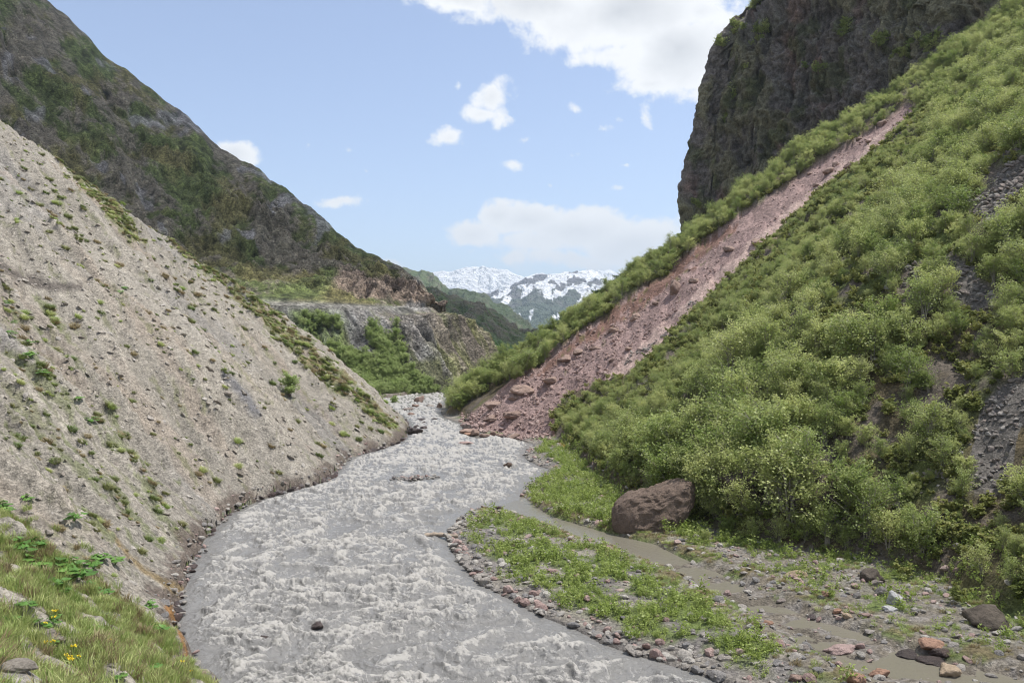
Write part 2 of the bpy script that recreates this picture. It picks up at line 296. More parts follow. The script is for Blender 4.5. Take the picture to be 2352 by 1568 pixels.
def H(x, y, full=False):
    x = np.asarray(x, float); y = np.asarray(y, float)
    dl, dr, de, ch, riv = dist_fields(x, y)
    nlow = fbm(x / 14, y / 14, 4, 3); nmid = fbm(x / 3.2, y / 3.2, 4, 11); nhi = fbm(x / .8, y / .8, 3, 21) * (1 - .8 * ss(y, 28, 75))
    # flat land between the river and the right-hand slope
    zf = .10 + .32 * ss(de, 0, 3.5) + .10 * nmid * ss(de, .3, 2) + .05 * nhi
    braid = ss(-np.asarray(y), -54, -46)
    bed = -.16 + braid * (.185 + .32 * fbm(x / 2.6, y / 2.2, 4, 77))
    zf = mix(bed, zf, ss(ch, -.35, .75))
    zf = zf + .9 * np.exp(-((x + 9.3) / 2.2) ** 2 - ((y - 80) / 2.6) ** 2) * 0
    zf = np.where(riv, -.9 * ss(-de, -.1, .8) + .08, zf)
    # left-hand slope: loose shale at its angle of rest
    dl = np.where((dl > -2) & (y > 25), dl + .30 * fbm(x / 1.3, y / 1.3, 3, 461) + .35 * fbm(x / 4, y / 4, 3, 463), dl)
    D = np.maximum(dl, 0)
    yr = y - .7 * D
    gul = fbm(yr / 5.0, D / 38, 4, 31)
    ril = ridged(yr / 2.6 + .5 * nlow, D / 26, 3, 41)
    crg = ss(fbm(yr / 9, D / 12, 4, 47), .25, .6) * ss(y, 28, 45)
    near = ss(np.hypot(x, y), 3, 16)
    z_ = .745 * D
    zl = .745 * D + .45 * ss(D, 0, .5) + ss(D, .5, 6) * near * mix(.45, 1, ss(y, 18, 40)) * (2.4 * fbm(yr / 24, D / 45, 3, 45) * ss(D, 3, 15) + 1.3 * gul + .60 * ril + 1.1 * nlow * ss(D, 4, 25) + .30 * nmid + .13 * nhi + crg * (.9 * ridged(x / 2.2, y / 2.2 + z_ / 2, 4, 49)))
    zl -= .020 * np.maximum(0, y - 150 + 11 * nlow + 3 * nmid) ** 2 * ss(D, 0, 20)
    zl = np.where(D > 0, zl, zf)
    # right-hand slope
    R = np.maximum(dr, 0)
    ye = 150 + 4 * ss(R, 30, 60)
    zr = .745 * R + .5 * ss(R, 0, 1.0) + ss(R, .5, 8) * (1.3 * nlow + .55 * nmid + .6 * ridged(x / 9, y / 9, 4, 51) * ss(R, 3, 15) + .12 * nhi)
    zr -= .020 * np.maximum(0, y - ye + 5 * nlow) ** 2 * ss(R, 0, 20)
    zr = np.maximum(zr, -.5 + 0 * R)
    z = np.where(dl > 0, np.maximum(zl, .12), np.where(dr > 0, zf + zr, zf))
    px, py = proj(x, y, z)
    sl = inpoly(px, py, POLY['slide']) & (dr > -4) & (y > 80) & (y < 139.5 + 13 * ss(dr, 20, 50) + 3 * nlow)
    z = np.where(sl, z - .55 - .35 * np.abs(nmid) + .25 * nhi, z)
    z = np.where(dr > 0, np.maximum(z, .2), z)
    if not full: return z
    return z, dl, dr, de, ch, riv, nlow, nmid, nhi, gul, ril, px, py, sl
def ray_hit(px, py, dmin=4, dmax=190):
    px = np.atleast_1d(np.asarray(px, float)); py = np.atleast_1d(np.asarray(py, float))
    u, v = (px - 1176) / F, (784 - py) / F
    ds = np.geomspace(dmin, dmax, 420); X = u[:, None] * ds; Y = np.broadcast_to(ds, X.shape); Z = CZ + v[:, None] * ds
    h = H(X, Y); hit = Z < h; k = np.argmax(hit, 1); ok = hit.any(1); k = np.where(ok, k, len(ds) - 1); d = ds[k]
    lo = ds[np.maximum(k - 1, 0)]; hi = d
    for _ in range(8):
        mid = (lo + hi) / 2; b = CZ + v * mid < H(u * mid, mid); hi = np.where(b, mid, hi); lo = np.where(b, lo, mid)
    d = hi
    return u * d, d, H(u * d, d), ok

# ------------------------------------------------------------------ the ground of the near valley, one sheet
U = np.concatenate([np.linspace(-3.2, -.70, 60)[:-1], np.linspace(-.70, .70, 1120), np.linspace(.70, 3.2, 60)[1:]])
DD = np.geomspace(1.2, 262, 780)
gx = U[None, :] * DD[:, None]; gy = np.broadcast_to(DD[:, None], gx.shape)
gz, dl, dr, de, ch, riv, nlow, nmid, nhi, gul, ril, gpx, gpy, sl = H(gx, gy, True)
def C(*c): return np.array(c, float)
def poly(n, w=14):
    wx = gpx + w * fbm(gx / 3.0, gy / 5.0, 3, 91); wy = gpy + w * fbm(gx / 3.0 + 9, gy / 5.0, 3, 95)
    return inpoly(wx, wy, POLY[n])
T = lambda a: np.asarray(a, float)[..., None]
col = np.zeros(gx.shape + (3,)) + C(.24, .22, .19)
# bars and flat ground: grey gravel with green
gravel = C(.235, .212, .18); mud = C(.125, .108, .085); grass = C(.11, .14, .045); dry = C(.19, .155, .085)
nbar = fbm(gx / 2.4, gy / 2.4, 4, 61)
cf = mix(gravel, C(.17, .155, .145), T(ss(nmid, -.3, .5)))
cf = mix(cf, grass, T(ss(nbar + .25, -.1, .35) * ss(de, .8, 2.5)))
cf = mix(cf, dry * .8, T(ss(ch, .1, .5) * (1 - ss(ch, 1.0, 2.4)) * ss(nmid, -.4, .2)))
cf = mix(cf, mud, T(1 - ss(ch + .5 * nbar, -.1, .35)))
cf = mix(cf, C(.12, .11, .10), T(1 - ss(de, .0, .5)))
rust = np.exp(-((gx - 7.6) / 2.2) ** 2 - ((gy - 104) / 6) ** 2)
cf = mix(cf, C(.25, .07, .02), T(ss(rust, .3, .7)))
ppx, ppy = gpx, gpy
braidy = inpoly(gpx, gpy, [(1560,1290),(1800,1250),(2100,1340),(2420,1480),(2420,1640),(2000,1600),(1700,1440)])
cf = mix(cf, mix(mud * 1.3, C(.22, .20, .18), T(ss(nhi, -.2, .4))), T((braidy & (nbar < .28)) * .85))
# left slope
gyr = gy - .7 * np.maximum(dl, 0)
shale = C(.245, .222, .185); cold = C(.19, .18, .168); warm = C(.25, .20, .155)
cl = mix(shale, cold, T(ss(fbm(gyr / 9, dl / 26, 4, 71), .1, .6) * .6))
cl = mix(cl, warm, T(ss(fbm(gyr / 5, np.maximum(dl, 0) / 30, 4, 73), .15, .6) * .5))
cl = mix(cl, cold * .75, T((1 - ss(gz, 0, 9 + 3 * nlow)) * .2))
cl = cl * T(1 + .30 * ril + .28 * nhi + .22 * gul)
gtop = T(poly('ga') | poly('gb', 20)); gr_m = ss(nmid + .5 * nhi, -.6, .1)
cl = mix(cl, mix(C(.12, .15, .04), dry, T(ss(nhi + nmid, -.3, .5))), gtop * T(gr_m) * .92)
gl = T(poly('gc', 40)); cl = mix(cl, mix(C(.15, .19, .055), C(.22, .20, .10), T(ss(nhi, -.2, .5))), gl * T(ss(fbm(gx / 1.6, gy / 1.6, 4, 83) + .0, -.1, .3)) * .75)
gl = T(poly('gd', 50)); cl = mix(cl, C(.12, .14, .05), gl * T(ss(fbm(gyr / 1.2, dl / 9, 4, 87), .05, .4)) * .65)
cl = mix(cl, C(.13, .14, .05), T(ss(fbm(gyr / 1.1, dl / 7, 4, 89), .35, .6)) * .5)
cl = mix(cl, C(.11, .085, .07), T((1 - ss(dl + 1.0 * nmid + .8 * nhi, .2, 1.0)) * .85))
och = np.minimum(dline(gpx, gpy, [(248,1215),(300,1280),(352,1325),(400,1350),(426,1362)]) / (5 + np.clip(gpx - 240, 0, 250) * .05), 9)
cl = mix(cl, C(.22, .16, .075), T((1 - ss(och + .9 * nhi + .5 * nmid, .3, 1.2)) * .8))
och2 = dline(gpx, gpy, [(385,1390),(400,1420),(420,1470),(430,1500)]) / 7
cl = mix(cl, C(.24, .13, .05), T(1 - ss(och2 + .8 * nhi, .5, 1.3)))
crack = dline(gpx + 8 * nhi, gpy + 10 * nmid, [(-40,585),(20,620),(60,640),(120,655),(180,660)]) / 12
cl = mix(cl, C(.09, .075, .065), T((1 - ss(crack, .5, 1.4)) * .8))
blue = dline(gpx + 6 * nmid, gpy, [(780,1035 - 0),(840,1100)]) * 0 + dline(gpx + 6 * nmid, gpy, [(520,860),(560,905),(590,950)]) / 12
cl = mix(cl, C(.14, .14, .15), T((1 - ss(blue, .4, 1.3)) * .8))
# right slope
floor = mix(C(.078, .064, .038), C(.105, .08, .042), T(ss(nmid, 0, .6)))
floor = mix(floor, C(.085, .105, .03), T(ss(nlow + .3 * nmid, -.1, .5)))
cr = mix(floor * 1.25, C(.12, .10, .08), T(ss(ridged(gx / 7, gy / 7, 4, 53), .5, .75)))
scr = poly('scree1') | poly('scree2') | poly('scree3') | poly('scree4', 4)
scr &= (dr > 0)
cr = mix(cr, C(.13, .118, .105), T(scr))
patch = (fbm(gx / 5, gy / 5, 4, 57) > .42)
red = mix(C(.31, .218, .198), C(.24, .168, .152), T(ss(nmid, -.3, .4)))
red = mix(red, C(.42, .31, .27), T(poly('pink', 9) * 1.0 * ss(nhi + nmid, -.9, 0)))
red = mix(red, C(.20, .118, .092), T(poly('redsoil', 12) * 1.0))
spk = ss(fbm(gx / 1.5, gy / 1.5, 3, 59), .25, .5) * poly('redsoil', 60)
red = mix(red, C(.11, .11, .035), T(spk * .7))
cr = np.where(T(sl) > 0, red, cr)
cr = np.where(~T(sl).astype(bool) & T((dr > -3) & (gpx < 1275) & (gy > 100) & (gy < 140)).astype(bool), C(.25, .16, .135), cr)
isl = T(dl > 0); isr = T((dr > 0) | sl)
col = np.where(isl > 0, cl, np.where(isr > 0, cr, cf))
col = np.clip(col, .01, .9)
M_GROUND = terrain_mat("ground_cover", 1.3, 6.5, .30, var=.5)
me = mesh_raw("ground", np.stack([gx, gy, gz], -1).reshape(-1, 3), grid_faces(*gx.shape), 4, M_GROUND, True, {'col': ('FLOAT_COLOR', rgba(col))})
tag(link("ground", me), kind="structure")

# far valley floor reaching the horizon
fy = np.geomspace(255, 30000, 220); fu = np.linspace(-3, 3, 160)
fx = fu[None] * fy[:, None]; fyy = np.broadcast_to(fy[:, None], fx.shape)
fz = -1 + 7 * ss(fyy, 270, 900) + 1.0 * fbm(fx / 60, fyy / 60, 4, 5) - 3
fz = fz - 400 * ss(fyy, 12000, 30000) * 0
fz += 4.5 * np.exp(-((fx + 6) / 16) ** 2 - ((fyy - 560) / 45) ** 2)
fc = np.zeros(fx.shape + (3,)) + C(.11, .17, .05)
fc = mix(fc, C(.19, .13, .10), T(ss(np.exp(-((fx + 4) / 13) ** 2 - ((fyy - 545) / 26) ** 2), .35, .6)))
fc = fc * T(1 + .35 * fbm(fx / 30, fyy / 60, 4, 8))
M_FAR = terrain_mat("far_meadow", .05, .3, .3, var=.25)
tag(link("valley_floor", mesh_raw("valley_floor", np.stack([fx, fyy, fz], -1).reshape(-1, 3), grid_faces(*fx.shape), 4, M_FAR, True, {'col': ('FLOAT_COLOR', rgba(fc))})), kind="structure")

# ------------------------------------------------------------------ river
def water():
    rows_py = np.concatenate([np.linspace(3400, 1700, 120)[:-1], np.linspace(1700, 880, 640)])
    dy = CZ * F / (rows_py - 784); u = np.concatenate([np.linspace(-1.2, -.46, 40)[:-1], np.linspace(-.46, .62, 900), np.linspace(.62, 2, 60)[1:]])
    x = u[None] * dy[:, None]; y = np.broadcast_to(dy[:, None], x.shape)
    dl, dr, de, ch, riv = dist_fields(x, y)
    isl_ = np.exp(-(((x + 9.1) * .93 + (y - 80.5) * .36) / 3.4) ** 2 - (((x + 9.1) * -.36 + (y - 80.5) * .93) / 2.2) ** 2)
    main = riv * ss(np.minimum(-de, -dl), 0, 1.6) * (1 - .85 * ss(isl_, .2, .7))
    side = ~riv
    calm = np.maximum(1 - main, 0)
    wx = .9 * fbm(x / 3, y / 3, 3, 101); wy = .9 * fbm(x / 3 + 7, y / 3, 3, 102)
    big = ridged((x + wx) / 3.4, (y + wy) / 2.1, 4, 103)
    chop = ridged((x + .3 * wx) / 1.0, (y + .3 * wy) / .62, 4, 105)
    fine = fbm(x / .28, y / .22, 3, 107)
    patch = ss(fbm((x + wx) / 5, (y + wy) / 8, 4, 109) + .3 * big, -.2, .5)
    bigp = np.maximum(big, 0) ** 1.4; chp = np.maximum(chop, 0) ** 1.4
    small = ridged((x + .2 * wx) / .42, y / .26, 4, 119)
    h = main * (.42 * bigp + (.2 + .8 * patch) * (.24 * chp + .07 * np.maximum(small, 0) + .03 * fine))
    z = .03 + h - .06 * main + (1 - main) * (.006 * fine)
    st2 = ridged((x + .8 * wx) / .40, (y + .8 * wy) / 1.1, 4, 113, .6)
    lace = ridged((x + .9 * wx + .25 * wy) / .8, (y + 1.4 * wy) / 1.5, 6, 115, .68)
    foam = main * ((.12 + .88 * patch) * (.70 * ss(chop, .55, .85) + .35 * ss(small, .5, .8)) + .9 * ss(big, .5, .8) * ss(chop, .1, .6) + .55 * ss(lace, .42, .70) + .30 * ss(st2, .5, .8))
    foam = np.clip(foam * (.70 + .3 * ss(y, 60, 110)) + .05 * ss(y, 60, 120), 0, 1)
    zg = H(x, y)
    ok = (riv | (ch < 1.2)) & (zg < .35) | riv
    ok &= (y < 235)
    k = ok[:-1, :-1] | ok[1:, :-1] | ok[:-1, 1:] | ok[1:, 1:]
    m, nt, N, L, out = new_mat("silty_water")
    b = N.new('ShaderNodeBsdfPrincipled'); L.new(b.outputs[0], out.inputs[0])
    af = N.new('ShaderNodeAttribute'); af.attribute_name = 'foam'; ac = N.new('ShaderNodeAttribute'); ac.attribute_name = 'calm'
    g = N.new('ShaderNodeNewGeometry')
    def nz(s, d, r, sx=1, sy=1):
        mp = N.new('ShaderNodeMapping'); L.new(g.outputs['Position'], mp.inputs[0]); mp.inputs['Scale'].default_value = (sx, sy, 1)
        n = N.new('ShaderNodeTexNoise'); L.new(mp.outputs[0], n.inputs['Vector']); n.inputs['Scale'].default_value = s; n.inputs['Detail'].default_value = d; n.inputs['Roughness'].default_value = r; n.inputs['Distortion'].default_value = .6; return n
    def mth(op, a, b, clamp=False):
        q = N.new('ShaderNodeMath'); q.operation = op; q.use_clamp = clamp
        for ii, t in enumerate((a, b)):
            if isinstance(t, (int, float)): q.inputs[ii].default_value = t
            elif t is not None: L.new(t, q.inputs[ii])
        return q.outputs[0]
    def vein(scale, detail, sx, sy, w):                 # thin bright threads where the noise crosses its middle
        n = nz(scale, detail, .62, sx, sy); n.inputs['Distortion'].default_value = 1.4
        d = mth('ABSOLUTE', mth('SUBTRACT', n.outputs['Fac'], .5), None)
        return mth('SUBTRACT', 1.0, mth('DIVIDE', d, w), True)
    v1 = vein(1.1, 6, 1, .75, .085); v2 = vein(3.0, 5, 1, .8, .10); fn = nz(9, 5, .75, 1, .8)
    th = mth('ADD', mth('MULTIPLY', v1, .55), mth('MULTIPLY', v2, .42))
    gr_ = mth('MULTIPLY', mth('SUBTRACT', fn.outputs['Fac'], .5), 1.5)
    tot = mth('ADD', mth('ADD', mth('MULTIPLY', af.outputs['Fac'], 1.0), mth('MULTIPLY', th, mth('ADD', mth('MULTIPLY', af.outputs['Fac'], .9), .28))), mth('MULTIPLY', gr_, mth('ADD', mth('MULTIPLY', af.outputs['Fac'], .8), .25)))
    mr = N.new('ShaderNodeMapRange'); mr.interpolation_type = 'SMOOTHSTEP'; L.new(tot, mr.inputs[0]); mr.inputs[1].default_value = .50; mr.inputs[2].default_value = 1.30
    mk = N.new('ShaderNodeMath'); mk.operation = 'MULTIPLY'; L.new(mr.outputs[0], mk.inputs[0]); inv = N.new('ShaderNodeMath'); inv.operation = 'SUBTRACT'; inv.inputs[0].default_value = 1; L.new(ac.outputs['Fac'], inv.inputs[1]); L.new(inv.outputs[0], mk.inputs[1])
    cn = nz(.6, 4, .6)
    wc = N.new('ShaderNodeMix'); wc.data_type = 'RGBA'; L.new(cn.outputs['Fac'], wc.inputs[0]); wc.inputs[6].default_value = (.175, .17, .16, 1); wc.inputs[7].default_value = (.235, .228, .215, 1)
    sc = N.new('ShaderNodeMix'); sc.data_type = 'RGBA'; L.new(ac.outputs['Fac'], sc.inputs[0]); L.new(wc.outputs[2], sc.inputs[6]); sc.inputs[7].default_value = (.17, .155, .12, 1)
    mx = N.new('ShaderNodeMix'); mx.data_type = 'RGBA'; L.new(mk.outputs[0], mx.inputs[0]); L.new(sc.outputs[2], mx.inputs[6]); mx.inputs[7].default_value = (.39, .372, .342, 1)
    L.new(mx.outputs[2], b.inputs['Base Color'])
    rr = N.new('ShaderNodeMapRange'); L.new(mk.outputs[0], rr.inputs[0]); rr.inputs[3].default_value = .22; rr.inputs[4].default_value = .7; L.new(rr.outputs[0], b.inputs['Roughness'])
    b.inputs['IOR'].default_value = 1.33
    bn = nz(5, 5, .65); bp = N.new('ShaderNodeBump'); bp.inputs['Distance'].default_value = .10; L.new(bn.outputs['Fac'], bp.inputs['Height'])
    bs = N.new('ShaderNodeMapRange'); L.new(ac.outputs['Fac'], bs.inputs[0]); bs.inputs[3].default_value = 1; bs.inputs[4].default_value = .22; L.new(bs.outputs[0], bp.inputs['Strength'])
    L.new(bp.outputs[0], b.inputs['Normal'])
    V = np.stack([x, y, z], -1).reshape(-1, 3); Fc = grid_faces(*x.shape, keep=k)
    # drop unused vertices
    used = np.zeros(len(V), bool); used[Fc.ravel()] = True; mp_ = np.cumsum(used) - 1
    me = mesh_raw("river", V[used], mp_[Fc][:, ::-1], 4, m, True, {'foam': ('FLOAT', foam.reshape(-1)[used].astype(np.float32)), 'calm': ('FLOAT', np.where(riv, 0, 1).reshape(-1)[used].astype(np.float32))})
    tag(link("river", me), kind="structure")
water()

# ------------------------------------------------------------------ lofted hillsides
def normals(V):
    du = np.gradient(V, axis=0); dv = np.gradient(V, axis=1); n = np.cross(du, dv); return n / (np.linalg.norm(n, axis=-1, keepdims=True) + 1e-9)
def loft(table, n, m):
    A = np.array(table, float)                       # ribs x levels x 3
    A = catmull(A, n); A = np.swapaxes(catmull(np.swapaxes(A, 0, 1), m), 0, 1)
    return A
def arc(V, axis):
    d = np.linalg.norm(np.diff(V, axis=axis), axis=-1); s = np.cumsum(d, axis=axis)
    return np.concatenate([np.zeros_like(np.take(s, [0], axis)), s], axis)
def toward_cam(nrm, V):
    d = (nrm * (np.array([0, 0, CZ + 200]) - V)).sum(-1).mean(); return nrm if d > 0 else -nrm

def mountain_left():
    rows = [
     [(-407,560,311),(-290,430,190),(-190,310,90),(-125,235,24),(-120,232,21.5),(-108,220,10),(-95,205,-2)],
     [P(100,-5,480),(-200,380,125),(-140,290,62),(-98,228,23),(-94,224,21.7),(-84,212,10),(-75,200,-2)],
     [P(250,130,450),(-165,363,100),(-120,285,53),(-88,227,23),(-84,223,21.7),(-74,212,10),(-65,200,-2)],
     [P(400,243,420),(-135,350,82),(-105,280,45),(-78,226,23),(-74,222,21.8),(-65,212,10),(-56,200,-2)],
     [P(505,335,395),(-112,338,69),(-91,278,41),(-70,226,23),(-66,222,21.8),(-57,212,10),(-48,200,-2)],
     [P(620,410,370),(-92,325,58),(-78,275,38),(-62,227,23),(-58,222,22),(-50,212,11),(-42,200,-2)],
     [P(760,522,330),(-63,300,44),(-57,265,33),(-51,232,23),(-47.5,227,22),(-40,216,11),(-32,205,-2)],
     [P(850,580,305),(-51,285,38.5),(-47,262,30),(-44,237,23),(-41,232,22),(-34,221,11),(-26,209,-2)],
     [P(905,603,288),(-40,277,35),(-39,262,28.5),(-38,243,23),(-35,238,22),(-28,226,11),(-20,214,-2)],
     [P(960,648,272),(-30,268,29),(-30,262,26),(-29,255,23),(-26.5,250,22.3),(-19,240,11),(-12,230,-2)],
     [P(986,696,263),(-25,261.5,23.9),(-25,261,23.5),(-24.8,260,23.1),(-23.5,258,22.6),(-14,254,11.5),(-6,250,-2)],
     [(-26,285,23),(-25.5,284,22.5),(-25,283,22),(-24.5,282,21.7),(-23,280,21),(-13,278,11),(-4.5,276,-2)],
     [(-50,345,24),(-48,344,22),(-46,343,20),(-44,342,18),(-42,340,16),(-30,335,8),(-15,330,-3)]]
    tab = []
    for r in rows:
        s = np.array(r[0]); tab.append([tuple(s + (-90, 120, -75)), tuple(s + (-20, 25, -8))] + r)
    n, m = 620, 560
    V = loft(tab, n, m); N_ = toward_cam(normals(V), V)
    t = np.linspace(0, 8, m)[None] * np.ones((n, 1)); r = np.linspace(0, 12, n)[:, None] * np.ones((1, m))
    X, Y, Z = V[..., 0], V[..., 1], V[..., 2]
    a = arc(V, 0)[:, m // 2][:, None] * np.ones((1, m)); b = arc(V, 1)
    far = ss(Y, 230, 330); a_, b_ = a, b
    rdg = ridged(a / 38 + .3 * fbm(a / 30, b / 30, 3, 200), b / 90, 5, 201)
    a = X + .4 * Z; b = Y - .6 * Z
    gr = fbm(a / 11, b / 13, 5, 203); fi = fbm(a / 2.4, b / 2.4, 4, 205)
    up = ss(t, 2.1, 3.0)
    hill = 1 - ss(t, 4.3, 4.9); cliff = hill * ss(t, 3.2, 4.0) * ss(r, 5.5, 7)
    low = ss(t, 6.1, 6.6)
    road = ss(t, 4.75, 5.0) * (1 - ss(t, 6.0, 6.25)) 
    rdg2 = ridged(a / 75 + .4 * fbm(a / 50, b / 50, 3, 221), b / 60, 5, 223)
    d = up * hill * (far * (1.3 * rdg + 3.5 * rdg2 + 2.0 * fbm(a / 30, b / 24, 4, 225)) + 1.6 * gr + 1.1 * fi + ss(fbm(a / 24, b / 20, 4, 229), .05, .4) * (1.2 + 1.5 * far) * (1 + ridged(a / 6, b / 4.5, 5, 261))) + cliff * (2.2 * ridged(a / 6, b / 13, 5, 207) + .9 * fi) + low * (1.0 * gr + .6 * fi + (.8 + 1.8 * ss(r, 8, 10)) * ridged(a / 8, b / 7, 5, 209) + 1.2 * fbm(a / 14, b / 14, 3, 219) + ss(r, 7.0, 8.6) * (3.6 * ridged(a / 13, b / 10, 5, 263) + 1.8 * ridged(a / 4, b / 3.5, 5, 265)) + .8 * fi)
    V = V + N_ * T(d)
    V[..., 2] += (2.6 * fbm(a_ / 26, 0 * a_, 4, 271) + 1.3 * fbm(a_ / 6, 0 * a_, 4, 273)) * ss(far, .1, 1) * hill
    rock = ss(fbm(a / 26, b / 40, 6, 211, .6) + .4 * gr + .25 * rdg + .25 * fi, .05, .3)
    grass_ = mix(C(.11, .135, .045), C(.17, .155, .065), T(ss(fbm(a / 18, b / 18, 4, 213), -.2, .5)))
    rk = mix(C(.225, .19, .15), C(.15, .128, .10), T(ss(fi + gr, -.4, .5)))
    rock = rock * .85; c = mix(grass_, rk, T(rock)); c = mix(c, C(.25, .24, .235), T(ss(fbm(a_ / 11 + b_ / 60, b_ / 70, 4, 227), .38, .55) * .7))
    c = mix(c, mix(C(.30, .23, .175), C(.18, .14, .11), T(ss(fi, -.3, .4))), T(ss(cliff + .3 * gr, .35, .7)))
    lowc = mix(C(.215, .208, .20), C(.19, .17, .145), T(ss(gr, -.2, .5)))
    lowc = mix(lowc, C(.12, .13, .05), T(ss(fbm(a / 7, b / 14, 4, 215) + .25 * ss(r, 8.5, 10.5) - .3 * ss(-t, -7, -6.3), .15, .4) * .8))
    rb = mix(C(.13, .11, .095), C(.21, .19, .175), T(ss(fi, -.3, .5)))
    lowc = mix(lowc, rb, T(ss(fbm(a / 8, b / 9, 4, 217) + .6 * ss(r, 8.8, 10.2) * ss(t, 6.6, 7.2), .45, .6)))
    lowc = mix(lowc, C(.10, .14, .035), T((1 - ss(r, 5.6, 6.6)) * ss(gr + .2 * fi, -.6, .1) * .8))
    lowc = mix(lowc, mix(C(.20, .17, .135), C(.135, .135, .06), T(ss(fbm(a / 5, b / 5, 4, 267), -.15, .3))), T(ss(r + 1.2 * gr, 7.6, 9.2) * .9))
    c = mix(c, lowc, T(ss(t, 5.9, 6.15)))
    c = mix(c, C(.23, .22, .205), T(road * (1 - ss(r, 9.2, 10.2)) * .8))
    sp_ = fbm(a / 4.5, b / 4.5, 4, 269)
    c = c * T((1 + .6 * fi + .3 * gr + .55 * sp_) * .98 * (1 - .35 * ss(-ridged(a / 6, b / 4.5, 5, 261), -.05, .35) * ss(t, -.1, .1)))  # hollows between outcrops darkened in the albedo, in place of relief shading
    M = terrain_mat("mountain_side", .45, 1.6, .45, var=.75)
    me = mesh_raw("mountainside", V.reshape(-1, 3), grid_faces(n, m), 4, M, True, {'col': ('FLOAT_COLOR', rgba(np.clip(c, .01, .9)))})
    tag(link("mountainside", me), kind="structure")
    return V, r, t
ML, ML_r, ML_t = mountain_left()

def slope_far_right():
    ribs = []
    for yy, k in ((178, 34), (230, 20), (290, 5), (325, 0), (350, 8), (420, 60)):
        # straight slope in the plane of this depth, matching the line (1142,850)-(1400,668) at 325 m
        rib = []
        for s in (-.05, 0, .12, .28, .45, .65, .9, 1.3, 2.0):
            px = 1135 + s * 260; py = 858 - s * 192
            x, _, z = P(px, py, 325); rib.append((x + (yy - 325) * .04, yy, (z - 2.5) - k - 3 * (s < 0)))
        ribs.append(rib)
    V = loft(ribs, 160, 240); N_ = toward_cam(normals(V), V)
    X, Y, Z = V[..., 0], V[..., 1], V[..., 2]
    V = V + N_ * T(1.5 * fbm(Y / 15, Z / 15, 4, 231) + .5 * fbm(Y / 4, Z / 4, 3, 233))
    c = mix(C(.05, .065, .02), C(.09, .08, .04), T(ss(fbm(Y / 6, Z / 6, 4, 235), -.2, .5)))
    me = mesh_raw("far_hillside", V.reshape(-1, 3), grid_faces(160, 240), 4, M_GROUND, True, {'col': ('FLOAT_COLOR', rgba(c))})
    tag(link("far_hillside", me), kind="structure")
    return V
SFR = slope_far_right()

def cliff():
    edge = [(1583,585),(1577,520),(1578,440),(1592,345),(1607,255),(1627,178),(1642,125),(1680,72),(1762,0),(1850,-70),(1900,-160)]
    E = [np.array(P(px, py, 232)) for px, py in edge]; E[0] = E[0] - np.array([0, 0, 40.])
    zs = [e[2] for e in E]
    base = [(1577,232),(1640,229),(1720,224),(1800,219),(1880,214),(1960,207),(2040,200),(2120,194),(2200,186),(2330,178),(2500,170)]
    tab = []
    tab.append([tuple(e + (60, 170, -12)) for e in E])
    tab.append([tuple(e + (10, 26, -2)) for e in E])
    tab.append([tuple(e) for e in E])
    for i, (px, d) in enumerate(base[1:]):
        rib = []
        f = min(1, (i + 1) / 4)
        for k, e in enumerate(E):
            lean = mix(np.array([0, 0, 0]), np.array([0, 0, 0]), 0)
            x0 = (px - 1176) / F * d
            off = (e[0] - E[1][0]) * (.75 if k < 7 else .4)
            f = max(0, i - 1) / 3 if i < 4 else 1; zt = e[2] * (1 + .10 * (k > 6) * f) + (5 * max(0, i - 1) * (k > 6))
            rib.append((max(x0 + off * max(.25, 1 - .1 * i), e[0] + 3.0 * (i + 1)), d + .22 * (e[2] - E[1][2]) * .35 + (14 * (k - 7) if k > 7 else 0), (zt if k else e[2] - 70)))
        tab.append(rib)
    n, m = 560, 420
    V = loft(tab, n, m); N_ = toward_cam(normals(V), V)
    a = arc(V, 0)[:, m // 3][:, None] * np.ones((1, m)); z = V[..., 2]
    wob = .5 * fbm(a / 12, z / 14, 3, 240)
    colm = ridged(a / 9 + wob, z / 55, 4, 241); blk = fbm(a / 3.5 + wob, z / 7, 5, 243); led = ridged(a / 30, z / 9 + .4 * a / 20, 4, 245); fi = fbm(a / 1.2, z / 1.6, 4, 247)
    diag = ridged((a * .55 + z * .8) / 26, (z - a) / 90, 3, 249)
    crk = ridged(a / 3.2 + wob, z / 22, 4, 259); d = 3.4 * colm + 2.0 * blk + 1.2 * led + .8 * fi + 1.1 * crk + 2.2 * diag + 3.2 * fbm(a / 28, z / 60, 3, 251)
    d *= mix(.45, 1, ss(np.arange(n)[:, None] / n * 12, 2, 4))
    V = V + N_ * T(d)
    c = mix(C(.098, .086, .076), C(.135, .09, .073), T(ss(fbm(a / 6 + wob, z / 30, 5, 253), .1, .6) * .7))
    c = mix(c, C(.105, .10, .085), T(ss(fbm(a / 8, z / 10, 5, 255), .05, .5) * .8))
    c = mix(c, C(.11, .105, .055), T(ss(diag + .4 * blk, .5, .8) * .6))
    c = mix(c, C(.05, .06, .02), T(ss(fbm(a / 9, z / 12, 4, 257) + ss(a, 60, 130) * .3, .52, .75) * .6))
    c = c * T((1.75 + .8 * fi + .5 * blk) * (1 - .45 * ss(-crk, -.1, .35)) * (1 - .3 * ss(-colm, 0, .4)))  # shade of cracks and column recesses painted into the albedo
    M = terrain_mat("cliff_rock", .5, 2.4, .5, var=.4)
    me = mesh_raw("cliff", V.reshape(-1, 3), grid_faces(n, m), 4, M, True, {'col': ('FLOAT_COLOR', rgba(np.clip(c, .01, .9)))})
    tag(link("cliff", me), kind="structure")
    return V
CL = cliff()

